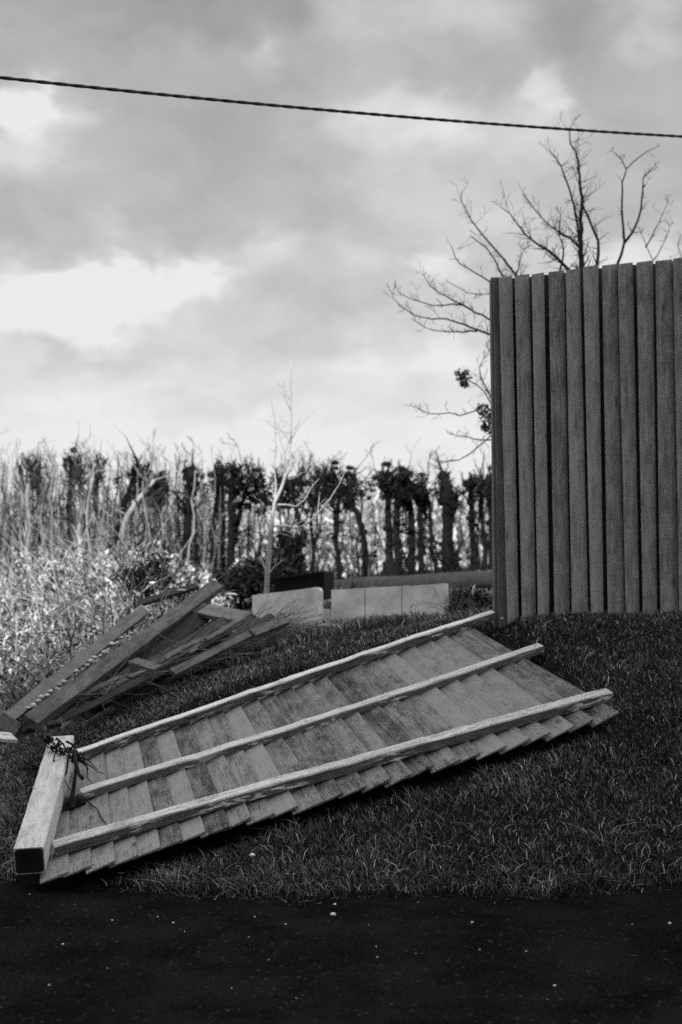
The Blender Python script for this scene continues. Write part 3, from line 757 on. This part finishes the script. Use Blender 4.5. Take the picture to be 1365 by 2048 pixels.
# big bare tree behind the standing fence
TY = 11.0; rr = random.Random(21)
bt = thing('bare_tree', (float(at(1175, 1000, TY).x), TY, gz(1.9, TY)), 'tall bare tree spreading its branches above and left of the standing fence', 'tree')
tk = MB(); base = at(1175, 1000, TY); base.z = gz(base.x, TY)-.05
tp = [base, at(1172, 950, TY), at(1168, 800, TY), at(1172, 680, TY), at(1170, 590, TY)]
tube(tk, tp, [.11, .09, .08, .065, .045], 10)
tk.build('trunk', M_bark, bt, True)
br = MB()
LM = [([(1170,590),(1165,539),(1161,490),(1161,442),(1165,410),(1160,365),(1157,322),(1149,300),(1141,286),(1139,260)], .022, .003, 16, .26),
 ([(1172,600),(1196,545),(1197,510),(1196,481),(1186,455),(1177,433),(1165,410)], .016, .006, 12, .22),
 ([(1168,600),(1160,490),(1154,442),(1145,397),(1134,362),(1123,331),(1112,315),(1101,302)], .013, .003, 12, .22),
 ([(1165,500),(1140,475),(1110,459),(1085,435),(1066,415),(1055,397)], .010, .002, 14, .2),
 ([(1168,640),(1150,560),(1137,539),(1105,508),(1079,490),(1052,468),(1035,445),(1021,428),(1001,413)], .017, .002, 18, .24),
 ([(1168,700),(1060,585),(1030,548),(1005,515),(982,490),(965,470),(950,450),(935,425),(924,406),(922,388)], .018, .002, 18, .22),
 ([(1168,700),(1040,600),(1004,548),(990,520),(973,495),(955,480),(942,472)], .012, .003, 12, .2),
 ([(1178,640),(1225,560),(1236,530),(1243,508),(1250,486),(1246,450),(1245,419),(1245,366),(1254,337),(1280,312),(1312,295)], .014, .002, 4, .12),
 ([(1254,337),(1243,320),(1225,302)], .004, .0015, 3, .08),
 ([(1250,486),(1265,465),(1276,442),(1282,420),(1285,397),(1287,357),(1305,335)], .009, .002, 6, .12),
 ([(1180,680),(1290,560),(1307,521),(1295,495),(1283,468)], .008, .002, 6, .12),
 ([(1292,495),(1310,460),(1325,430),(1336,406)], .005, .0015, 5, .12),
 ([(1310,520),(1330,480),(1340,452)], .004, .0015, 4, .1),
 ([(1180,720),(1380,560),(1355,490),(1362,470)], .008, .002, 6, .15),
 ([(1168,750),(1020,600),(979,563),(937,537),(920,528),(911,517),(905,500),(902,490)], .013, .002, 8, .14),
 ([(1168,800),(1040,680),(979,639),(950,622),(928,610),(905,608),(866,612),(840,604),(822,597),(795,583)], .016, .002, 16, .18),
 ([(1168,820),(1060,700),(979,668),(955,660),(928,648),(893,637),(865,637),(831,632),(810,618),(787,597)], .016, .002, 16, .18),
 ([(955,662),(910,664),(871,661),(850,655),(831,641)], .006, .0015, 8, .14),
 ([(938,616),(905,598),(875,583),(860,570),(849,552)], .006, .0015, 8, .14),
 ([(1168,790),(1060,640),(979,588),(937,586),(915,575),(893,561)], .008, .002, 8, .12),
 ([(1168,900),(1060,850),(982,840),(951,821),(920,831),(900,827),(860,828),(825,812)], .010, .002, 12, .14),
 ([(1168,920),(1060,870),(982,872),(968,884),(941,908),(918,919),(880,925),(862,915)], .010, .002, 12, .14),
 ([(982,880),(950,878),(934,874),(900,868)], .005, .0015, 6, .12),
 ([(1168,880),(1050,850),(985,812),(970,785),(955,770),(938,762),(925,755)], .009, .003, 10, .14),
 ([(985,800),(965,760),(960,735),(978,700)], .006, .0015, 12, .16),
 ([(1120,540),(1128,500),(1118,470),(1122,430)], .007, .002, 8, .16),
 ([(1035,548),(1040,520),(1048,500)], .005, .0015, 6, .12)]
for poly, r0, r1, nt, tl in LM: limb(br, poly, TY, r0*1.25, r1*1.3, rr, dvar=.7, twigs=int(nt*2.6), tl=tl*.62)
br.build('branches', M_twigdark if 'M_twigdark' in globals() else M_bark, bt, True)
def clump(pts, rads, n, size, seed, name, parent, m_=M_ivy):
    V, Fq = leafcloud(np.array([tuple(p) for p in pts]), np.array(rads), n, size, seed); return np_mesh(name, V, Fq, m_, parent)
clump([at(918, 748, TY), at(932, 752, TY), at(928, 768, TY), at(924, 758, TY+.1)], [.045, .05, .035, .05], 230, .016, 3, 'ivy_clump', bt)
clump([at(965, 818, TY), at(975, 832, TY), at(982, 850, TY), at(985, 825, TY), at(970, 855, TY)], [.05, .07, .07, .08, .035], 420, .017, 4, 'ivy_clump', bt)

# the sapling
SY = 10.75; rr = random.Random(8)
sa = thing('sapling', tuple(at(533, 1195, SY)), 'slender white-barked bare sapling before the dark hedge', 'tree')
t1 = MB()
limb(t1, [(531,1215),(533,1186),(536,1150),(538,1123),(540,1089),(542,1049),(550,1006),(562,981),(572,954),(581,934),(580,900),(583,850),(582,775),(583,720)], SY, .024, .0036, rr, .1, 12, .18)
t1.build('trunk', M_barkwhite, sa, True)
t2 = MB()
for poly, r0, r1, nt, tl in [([(550,1003),(552,994),(551,962),(550,924),(552,874),(549,839),(544,807),(525,762)], .010, .0015, 14, .25),
 ([(544,1053),(574,1052),(594,1057),(617,1046),(634,1029),(654,1006),(679,969),(693,937)], .010, .002, 10, .16),
 ([(552,1009),(574,1009),(594,1014),(609,999),(627,971),(639,957)], .007, .002, 7, .14),
 ([(543,1062),(569,1069),(590,1074)], .005, .0015, 5, .12), ([(634,1029),(638,1010),(640,984)], .005, .0015, 3, .1),
 ([(572,959),(590,952),(604,947),(627,940)], .005, .0015, 5, .12), ([(589,1050),(612,1040),(632,1022)], .005, .0015, 4, .1),
 ([(548,1040),(530,1015),(520,1000)], .004, .0015, 4, .12), ([(580,912),(600,895),(618,885)], .003, .0012, 3, .1),
 ([(582,880),(600,850),(629,822)], .0035, .0012, 5, .12), ([(581,890),(565,865),(545,835)], .0035, .0012, 5, .12), ([(540,1075),(525,1068),(512,1050)], .004, .0015, 4, .1),
 ([(536,1140),(522,1125),(520,1115)], .003, .0012, 3, .1), ([(590,1056),(615,1060),(640,1040)], .004, .0015, 4, .1)]:
    limb(t2, poly, SY, r0, r1, rr, .3, int(nt*.5), tl*.45)
t2.build('branches', M_barkwhite, sa, True)

# the pollarded hedge row: (px, y base, [(px, y) ...], half width px, head radius px, head y, tone, depth, look words)
HG = 'pollarded trees of the far hedge row'
HED = [
 (52, 1185, [(57,1120),(45,1060),(50,1000),(40,930)], 5, 0, 'mid', 16.2, 'grey crooked hedge trunk at the far left of the row'),
 (62, 1190, [(52,1130),(58,1060),(54,990),(66,920)], 7, 26, 'pale', 15.6, 'pale curving hedge trunk beside brambles at far left'),
 (92, 1180, [(84,1110),(79,1040),(82,980),(74,925)], 6, 22, 'mid', 16.0, 'second grey hedge trunk from the left, crown in twigs'),
 (142, 1170, [(145,1090),(138,1010),(143,955),(150,915)], 6, 24, 'dark', 16.4, 'dark hedge trunk left of the two pale stems'),
 (160, 1175, [(163,1100),(160,1060),(168,1000),(160,930)], 5, 18, 'pale', 15.4, 'left one of two pale stems at the left of the hedge'),
 (192, 1165, [(190,1100),(193,1030),(188,980),(196,920)], 6, 24, 'pale', 15.8, 'right one of two pale stems at the left of the hedge'),
 (218, 1165, [(224,1110),(240,1050),(252,1000),(268,960),(280,935)], 9, 34, 'dark', 15.8, 'leaning dark trunk under the ivy-headed crown'),
 (232, 1120, [(244,1070),(256,1030),(275,1000),(310,960)], 6, 30, 'pale', 15.5, 'pale leaning stem crossing under the ivy-headed crown'),
 (316, 1160, [(317,1080),(314,1010),(322,960)], 3, 14, 'dark', 16.5, 'thin dark hedge stem left of the straight black trunk'),
 (372, 1165, [(374,1090),(376,1020),(378,960),(384,938)], 9, 20, 'dark', 15.8, 'straight thick black trunk in the left half of the hedge'),
 (442, 1185, [(428,1120),(424,1070),(434,1010),(438,960),(436,935)], 6, 14, 'dark', 15.8, 'outermost bowed trunk of the trio left of the sapling'),
 (452, 1180, [(446,1110),(448,1040),(444,980),(443,930)], 5, 14, 'dark', 16.1, 'middle trunk of the trio left of the sapling'),
 (464, 1180, [(462,1110),(463,1040),(462,980),(470,935)], 7, 20, 'dark', 15.7, 'stoutest trunk of the trio left of the sapling'),
 (462, 1120, [(472,1060),(482,1010),(498,970),(510,950)], 5, 46, 'dark', 16.0, 'leaning stem carrying the dark head left of the sapling'),
 (600, 1180, [(596,1120),(605,1060),(590,1010),(578,960)], 6, 52, 'dark', 16.2, 'dark-headed trunk right behind the sapling'),
 (625, 1175, [(628,1110),(622,1050),(630,1000),(636,950)], 4, 44, 'dark', 16.4, 'thin trunk with wide dark head right of the sapling'),
 (674, 1180, [(682,1140),(670,1075),(676,1030),(678,985),(668,945)], 6, 34, 'dark', 15.9, 'short crooked trunk with knuckled head mid hedge'),
 (728, 1165, [(732,1120),(726,1060),(716,1030),(702,1000),(700,955)], 7, 32, 'dark', 15.7, 'sinuous trunk standing alone mid hedge'),
 (780, 1165, [(781,1100),(776,1040),(778,990),(772,945)], 8, 30, 'dark', 15.6, 'left trunk of the thick pair with flat-topped heads'),
 (796, 1165, [(795,1100),(794,1040),(796,990),(806,945)], 8, 30, 'dark', 15.5, 'right trunk of the thick pair with flat-topped heads'),
 (822, 1160, [(824,1100),(824,1040),(818,990),(812,965)], 8, 14, 'dark', 15.8, 'first trunk right of the thick pair'),
 (846, 1158, [(842,1100),(841,1040),(840,990),(842,965)], 7, 15, 'dark', 15.9, 'second trunk right of the thick pair, knobbly head'),
 (876, 1152, [(866,1110),(862,1050),(860,1010),(850,985)], 5, 12, 'dark', 15.9, 'third trunk right of the thick pair, bowed at its foot'),
 (900, 1150, [(894,1090),(895,1030),(893,980),(890,955)], 12, 20, 'dark', 15.6, 'stoutest trunk of the right half of the hedge, forked foot'),
 (916, 1138, [(906,1110),(900,1080),(897,1040),(905,990)], 6, 12, 'dark', 15.5, 'leaning stem joining the stoutest right trunk'),
 (952, 1138, [(948,1090),(944,1040),(942,990),(942,955)], 7, 15, 'dark', 15.6, 'knotted trunk near the standing fence'),
 (972, 1135, [(970,1080),(963,1030),(960,980),(966,958)], 5, 12, 'dark', 15.8, 'thin trunk second from the standing fence'),
 (984, 1135, [(984,1080),(982,1030),(978,980),(982,950)], 7, 18, 'dark', 15.5, 'hedge trunk nearest the standing fence, partly hidden by it'),
]
def sidelimbs(mb, pl, yd, rr, hw, n=5):
    for k in range(n):
        j = rr.randint(1, len(pl)-1); f_ = rr.random(); q = at(lerp(pl[j-1][0], pl[j][0], f_), lerp(pl[j-1][1], pl[j][1], f_), yd)
        d = Vector((rr.choice((-1, 1))*rr.uniform(.4, 1), rr.uniform(-.5, .5), rr.uniform(.0, 1))).normalized()
        grow(mb, q, d, rr.uniform(.18, .42), hw*yd/F*.35, 2, rr, .10, .6, (2, 3), 5, .25, .003, 5)
TM = {'dark': M_bark, 'mid': M_barkmid, 'pale': M_barkpale}
for hi, (bx_, by_, poly, hw, head, tone, yd, lab) in enumerate(HED):
    rr = random.Random(100+hi)
    b0 = at(bx_, by_, yd)
    b0.z = min(b0.z, gz(b0.x, yd)); 
    tre = thing('hedge_tree', tuple(b0), lab, 'tree', HG)
    mb = MB(); pl = [(bx_, by_+18)]+[(bx_, by_)]+poly
    px2m = yd/F
    limb(mb, pl, yd, hw*px2m*(1.3 if bx_ < 500 else 1.1), hw*px2m*.75, rr, .15, 5, .35, 8)
    # knobbly ivy sleeves and bosses on the trunk
    if tone == 'dark':
        for k in range(7):
            q = pl[rr.randint(1, len(pl)-1)]; c0 = at(q[0]+rr.uniform(-3, 3), q[1]+rr.uniform(-20, 20), yd); rock(mb, c0, hw*px2m*rr.uniform(.8, 1.3), rr)
    sidelimbs(mb, pl, yd, rr, hw, 6 if bx_ < 760 else 2)
    mb.build('trunk', TM[tone], tre, True)
    mb = MB(); top = at(*poly[-1], yd); spine = [top-Vector((0, 0, .62)), top-Vector((0, 0, .3)), top]; tube(mb, spine, [.004, .01, .01], 5)
    for k in range(18+head//3 if head else 6):
        top2 = top+Vector((rr.uniform(-.5, .5)*head*px2m, rr.uniform(-.1, .1), 0)); a = rr.uniform(-1.3, 1.3); d = Vector((math.sin(a), rr.uniform(-.4, .4), math.cos(a)*.8+.15)).normalized()
        top2 -= Vector((0, 0, rr.uniform(.0, .3))); tube(mb, [Vector((top.x, top.y, top2.z-.03)), top2], [.012, .008], 5); grow(mb, top2, d, max(.10, head*px2m*.72)*rr.uniform(.4, 1.15), hw*px2m*.42, 2, rr, .14, .5, (2, 4), 5, .2, .0028, 5)
    if tone != 'dark' or bx_ < 400:
        for k in range(4): grow(mb, top-Vector((0, 0, rr.uniform(.2, .6))), Vector((rr.uniform(-.6, .6), rr.uniform(-.3, .3), 1)).normalized(), rr.uniform(.2, .42), .006, 2, rr, .1, .4, (2, 3), 5, .1, .0018, 4)
    mb.build('branches', M_bark if tone == 'dark' else M_barkmid, tre, True)
    if head >= 12 and tone == 'dark' or head > 30:
        cs = []; rs = []
        for k in range(int(head*.45)+2):
            ax = rr.gauss(0, .75)*head; ay = rr.uniform(-.3, 1.6)*min(head, 34)
            cs.append(at(poly[-1][0]+ax, poly[-1][1]+8+ay+abs(ax)*.15, yd+rr.uniform(-.3, .3))); rs.append(rr.uniform(.02, .085))
        clump(cs, rs, int(100+head*20), .020, 300+hi, 'crown', tre)
    if tone == 'dark' and hw >= 6:
        cs = [at(lerp(pl[k][0], pl[k+1][0], f_), lerp(pl[k][1], pl[k+1][1], f_), yd-.03) for k in range(1, len(pl)-1) for f_ in (0, .3, .6)]
        clump(cs, [hw*px2m*1.15], 200, .014, 500+hi, 'ivy', tre)

# stump at the foot of the pair
mb = MB(); tube(mb, [at(782, 1168, 14.6), at(782, 1124, 14.6)], [.10, .085], 12)
tag(mb.build('stump', M_bark), 'squat black stump before the thick pair of hedge trunks', 'stump')
# fine undergrowth twigs among the hedge (nobody could count them)
mb = MB(); rr = random.Random(77)
for k in range(200):
    px = rr.uniform(-30, 1000) if k % 3 else rr.uniform(-30, 450); yd = rr.uniform(16.3, 18.5); b0 = at(px, 1160, yd); b0.z = gz(b0.x, yd)
    hh = rr.uniform(.45, .95)*(1.25 if px < 420 else .85)
    grow(mb, b0, Vector((rr.gauss(0, .25), rr.gauss(0, .2), 1)).normalized(), hh, .009, 2, rr, .08, .5, (2, 4), 6, .13, .002, 4)
tag(mb.build('undergrowth', M_twig), 'thin bare undergrowth stems among the hedge trees', 'undergrowth', kind='stuff')
mb = MB(); rr = random.Random(177)
mb2 = MB()
for k in range(285):
    if k == 250: mb, mb2 = mb2, mb
    px = rr.uniform(-40, 440) if k < 250 else rr.uniform(440, 1000); yd = rr.uniform(15.2, 17.5); b0 = at(px, 1160, yd); b0.z = gz(b0.x, yd)
    tz = EYE+(1110-rr.uniform(905, 1010))/F*yd; n_ = 9; pts = []; x_ = 0
    for j in range(n_+1):
        x_ += rr.gauss(0, .028); pts.append(b0+Vector((x_, rr.gauss(0, .015), (tz-b0.z)*j/n_)))
    r_ = rr.uniform(.006, .017); tube(mb, pts, [r_*(1-.6*j/n_) for j in range(n_+1)], 5)
    for q in range(3):
        j = rr.randint(3, n_); grow(mb, pts[j], Vector((rr.gauss(0, .5), rr.gauss(0, .3), .8)).normalized(), rr.uniform(.12, .3), r_*.4, 1, rr, .1, .5, (2, 3), 4, .15, .002, 4)
mb, mb2 = mb2, mb
tag(mb2.build('dark_hedge_stems', M_bark), 'thin dark upright stems between the right-hand hedge trees', 'hedge stems', kind='stuff')
tag(mb.build('hedge_stems', simple('hedge_stem', .01, .42, 4, bump=0, island=.75, stops=(.25, .85))), 'thin upright dark and pale stems packed between the hedge trees', 'hedge stems', kind='stuff')
mb = MB(); rr = random.Random(78)
for k in range(34):
    px = rr.uniform(60, 440); yd = rr.uniform(17.5, 20); b0 = at(px, 1160, yd); b0.z = gz(b0.x, yd)
    grow(mb, b0, Vector((rr.gauss(0, .15), rr.gauss(0, .15), 1)).normalized(), rr.uniform(.75, 1.2), .010, 3, rr, .06, .45, (2, 4), 6, .09, .0022, 4)
tag(mb.build('tall_twigs', simple('soft_twig', .12, .3, 4, bump=0)), 'soft pale bare shoots rising above the left of the hedge', 'shoots', kind='stuff')

# sunlit scrub seen between and beyond the trunks
def mass(name, n, size, fz, seed, m_, label, xr, yr, cat):
    r = np.random.default_rng(seed); x = r.uniform(*xr, n); y = r.uniform(*yr, n)
    top = fz(x, y); g = ground(x, y); z = g+(top-g)*r.random(n)**.8
    k = top > g+.05
    if name == 'brambles': k &= (np.sin(x*23+3*np.sin(z*19))*np.sin(y*11+z*7)*np.sin(z*27+2*np.sin(x*17+y*5)) > -.05)
    k &= ~((x/y*F+682 > 300) & (y < 11.5))
    x, y, z = x[k], y[k], z[k]; n = len(x)
    p = np.c_[x, y, z]; a = r.normal(size=(n, 3))*np.array([.7, .6, 1]); a /= np.linalg.norm(a, axis=1)[:, None]
    b_ = np.cross(a, r.normal(size=(n, 3))); b_ /= np.linalg.norm(b_, axis=1)[:, None]
    s_ = (size*r.uniform(.4, 1.4, n))[:, None]; asp = r.uniform(.06, .5, n)[:, None]
    V = np.stack([p-a*s_, p-b_*s_*asp, p+a*s_, p+b_*s_*asp], 1).reshape(-1, 3)
    return tag(np_mesh(name, V, np.arange(n*4).reshape(n, 4), m_), label, cat, kind='stuff')
def scrub_top(x, y):
    px = 682+x/y*F
    tp_ = 1000+14*np.sin(px*.035)+10*np.sin(px*.09+1)-25*(px < 300)
    return EYE+(1110-tp_)/F*y - (y > 23)*.0
mass('scrub', 90000, .07, lambda x, y: EYE+(.95+.1*np.sin(x*1.7)+.07*np.sin(x*4.1+y)), 5, M_scrub, 'pale sunlit scrub beyond the hedge trees', (-8, 8), (20, 25), 'scrub')
# brambles filling the hollow on the left
def br_top(x, y):
    px = 682+x/y*F
    h = np.where(px < 300, .42, .42-.3*np.clip((px-300)/130, 0, 1))
    return ground(x, y)+h+.12*np.sin(x*5+y*3)+.08*np.sin(x*11-y*6)+np.clip((y-11)*.05, 0, .3)
def brkeep(x): return x
mass('brambles', 60000, .033, br_top, 6, M_straw, 'pale tangled brambles filling the hollow at left', (-4.5, -.95), (9.6, 14.8), 'brambles')
mb = MB(); rr = random.Random(79)
for k in range(1000):
    yd = rr.uniform(9.3, 15.5); px = rr.uniform(-40, 300); b0 = at(px, 1160, yd); b0.z = gz(b0.x, yd)+.1
    pts = [b0]; d = Vector((rr.gauss(0, .5), rr.gauss(0, .4), 1)).normalized(); p = b0; L = rr.uniform(.45, .95)
    for j in range(7):
        d = (d+Vector((rr.gauss(0, .12), rr.gauss(0, .12), -.16))).normalized(); p = p+d*L/6; pts.append(p)
    rr_ = rr.uniform(.003, .0075)
    tube(mb, pts, [rr_*(1-.1*j) for j in range(8)], 4)
tag(mb.build('bramble_canes', simple('cane', .06, .62, 4, bump=0, island=.7, stops=(.2, .8))), 'arching pale bramble canes above the hollow at left', 'brambles', kind='stuff')
# dark evergreen bush left of sapling
db = thing('evergreen_bush', tuple(at(520, 1180, 12.6)), 'low black evergreen bush around the foot of the sapling', 'bush')
cs = []; rs = []; rr = random.Random(5)
for k in range(60):
    px = rr.uniform(450, 600); lim = 1150-60*max(0, (px-470)/110) if px < 580 else 1085
    py = rr.uniform(min(lim, 1170), 1178) if px < 560 else rr.uniform(1085, 1150)
    cs.append(at(px, py, 12.6+rr.uniform(-.3, .3))); rs.append(rr.uniform(.05, .12))
for k in range(14): cs.append(at(rr.gauss(582, 9), rr.gauss(1086, 8), 12.5)); rs.append(.06)
clump(cs, rs, 4200, .03, 44, 'foliage', db)
mb = MB(); b0 = at(520, 1178, 12.6); b0.z = gz(b0.x, 12.6)
for k in range(14): grow(mb, b0+Vector((rr.uniform(-.25, .25), rr.uniform(-.1, .1), 0)), Vector((rr.uniform(-.5, .6), rr.uniform(-.3, .3), 1)).normalized(), .45, .012, 2, rr, .05, .5, (2, 4), 5, .15, .0025, 4)
mb.build('stems', M_bark, db, True)
db = thing('evergreen_bush', tuple(at(310, 1180, 12.2)), 'dark bush above the collapsed panel, right of the brambles', 'bush')
cs = [at(rr.uniform(255, 350), rr.uniform(1120, 1195), 12+rr.uniform(-.3, .3)) for k in range(40)]
clump(cs, [.07, .04, .10], 1100, .024, 45, 'foliage', db)
mb = MB(); b0 = at(305, 1185, 12.0); b0.z = gz(b0.x, 12)
for k in range(18): grow(mb, b0+Vector((rr.uniform(-.2, .2), 0, 0)), Vector((rr.uniform(-.5, .5), rr.uniform(-.3, .3), 1)).normalized(), .7, .01, 2, rr, .05, .5, (2, 4), 5, .15, .0025, 4)
mb.build('stems', M_bark, db, True)
# low weeds between the wall and the standing fence
we = thing('garden_plant', (float(at(955, 1235, 9.6).x), 9.6, gz(.9, 9.6)), 'low dark leafy plants between the low wall and the standing fence', 'plant')
mb = MB()
for k in range(46):
    b0 = at(rr.uniform(905, 1000), 1240, rr.uniform(9.2, 10.4)); b0.z = gz(b0.x, b0.y)
    grow(mb, b0, Vector((rr.gauss(0, .5), rr.gauss(0, .4), 1)).normalized(), rr.uniform(.12, .26), .004, 2, rr, -.04, .6, (2, 3), 5, .2, .0012, 4)
mb.build('stems', M_twig, we, True)
clump([at(rr.uniform(905, 1000), rr.uniform(1190, 1240), rr.uniform(9.4, 10.2)) for k in range(30)], [.05, .07], 1500, .016, 46, 'leaves', we)

# ------------------------------------------------------------------ overhead cable: two strands twisted together
A0 = at(0, 155, 7.2); B0 = at(1365, 273, 9.4)
D = B0-A0
cb = thing('overhead_cable', tuple(A0-D*2), 'dark twisted cable crossing the whole sky above', 'cable')
for s_ in (0, 1):
    mb = MB(); pts = []
    N = 1500
    u1 = D.normalized().cross(Vector((0, 0, 1))).normalized(); u2 = u1.cross(D.normalized())
    for k in range(N+1):
        t_ = -1.6+4.2*k/N; p = A0+D*t_; p.z += -.105*t_*(1-t_)*1.0
        th = t_*D.length/.19*2*math.pi+s_*math.pi
        pts.append(p+u1*math.cos(th)*.0026+u2*math.sin(th)*.0026)
    tube(mb, pts, [.0072]*(N+1), 6); mb.build('strand', M_black, cb, True)

# ------------------------------------------------------------------ grit and pebbles
PG = 'pale pebbles scattered on the dark road'
rr = random.Random(13)
peb = [(268,1773,4),(225,1842,4),(126,1890,5),(99,1972,4),(347,1847,4),(370,1865,2),(316,1835,3),(510,1835,3),(538,1921,2),(572,1850,3),(667,1830,9),(670,1810,6),(738,1851,2),(753,1895,3),(755,1916,3),
       (612,1793,3),(990,1807,2),(945,1846,5),(960,1901,3),(1053,1904,3),(1110,1973,5),(1340,1848,5),(832,1908,2),(464,1978,2),(215,1938,2),(498,1876,2),(593,1998,2),(1095,2000,2),(1265,1850,2),(60,1790,2),(150,1810,2),(430,1800,2)]
for k, (px, py, s_) in enumerate(peb):
    d = at(px, py, 1.0)-Vector((0, 0, EYE)); yd = -EYE/d.z; p = at(px, py, yd)
    mb = MB(); rock(mb, (0, 0, 0), s_*yd/F*.55, rr); o = mb.build('pebble', M_stone); o.location = (p.x, p.y, .003)
    lab = 'small pale pebble lying on the dark road'
    if s_ == 9: lab = 'largest pale pebble on the road near the verge in the middle'
    tag(o, lab, 'pebble', PG)
for (px, py, s_, lab) in ((506, 1727, 5, 'white pebble in the grass below the fallen panel'), (1296, 1217, 4, 'white pebble at the foot of the standing fence'), (1004, 1250, 5, 'white pebble by the left foot of the standing fence')):
    p = gp(px, py); mb = MB(); rock(mb, (0, 0, 0), .009, rr); o = mb.build('pebble', M_white); o.location = p+Vector((0, -.02, .035)); tag(o, lab, 'pebble')
# tiny loose grit on the tarmac
n = 900; r = np.random.default_rng(4); V, Fq = leafcloud(np.zeros((1, 3)), np.array([.001]), n, .0022, 9)
c_ = np.c_[r.uniform(-2.6, 2.6, n), r.uniform(3.6, 5.6, n), np.full(n, .003)]; V += np.repeat(c_, 4, 0)
tag(np_mesh('grit', V, Fq, simple('grit', .03, .3, 20, bump=0, island=.8, stops=(.5, 1.0))), 'fine loose grit on the dark road', 'grit', kind='stuff')

# ------------------------------------------------------------------ the house across the road, behind the camera: it shades the bank
hs = thing('brick_house', (-1.5, -6, 0), 'two-storey gabled house across the road, out of view', 'house')
M_brick = simple('brick', .10, .22, 6, bump=.3)
mb = MB(); x0, x1, y0, y1, ze, zr = -5.55, 2.6, -9.0, -3.0, 6.9, 9.85
V = [(x0,y0,0),(x1,y0,0),(x1,y1,0),(x0,y1,0),(x0,y0,ze),(x1,y0,ze),(x1,y1,ze),(x0,y1,ze),(x0,(y0+y1)/2,zr),(x1,(y0+y1)/2,zr)]
mb.add(V, [(0,1,5,4),(2,3,7,6),(3,0,4,8,7),(1,2,6,9,5),(4,5,9,8),(6,7,8,9)]); mb.build('wall', M_brick, hs)
mb = MB(); ym = (y0+y1)/2
for yy in (y0, y1):
    o_ = -.3 if yy == y0 else .3
    k_ = (ze-zr)/(yy-ym); e1 = (x0-.2, yy+o_, zr+.1+k_*(yy+o_-ym)); e2 = (x1+.2, yy+o_, zr+.1+k_*(yy+o_-ym)); r1_ = (x0-.2, ym, zr+.1); r2_ = (x1+.2, ym, zr+.1)
    mb.add([e1, e2, r2_, r1_, *[(q[0], q[1], q[2]+.08) for q in (e1, e2, r2_, r1_)]], [(0,1,2,3),(4,5,6,7),(0,1,5,4),(0,3,7,4),(1,2,6,5)])
mb.build('roof', simple('roof_tile', .05, .1, 9), hs)
for wx in (-4, -1.2, 1.5):
    for wz in (1.6, 4.2):
        mb = MB(); slab(mb, ((wx+.6, y1+.04, wz-.6), (wx-.6, y1+.04, wz-.6), (wx-.6, y1+.04, wz+.6), (wx+.6, y1+.04, wz+.6)), .03); mb.build('window', M_black, hs)

for kk in range(1):
    ck = [(u, v, float(quad(u, v).z-gz(*quad(u, v).xy))) for u in (0, .25, .5, .75, 1) for v in (0, .5, 1)]
    print('CLEAR', [(a, b_, round(c_, 3)) for a, b_, c_ in ck])
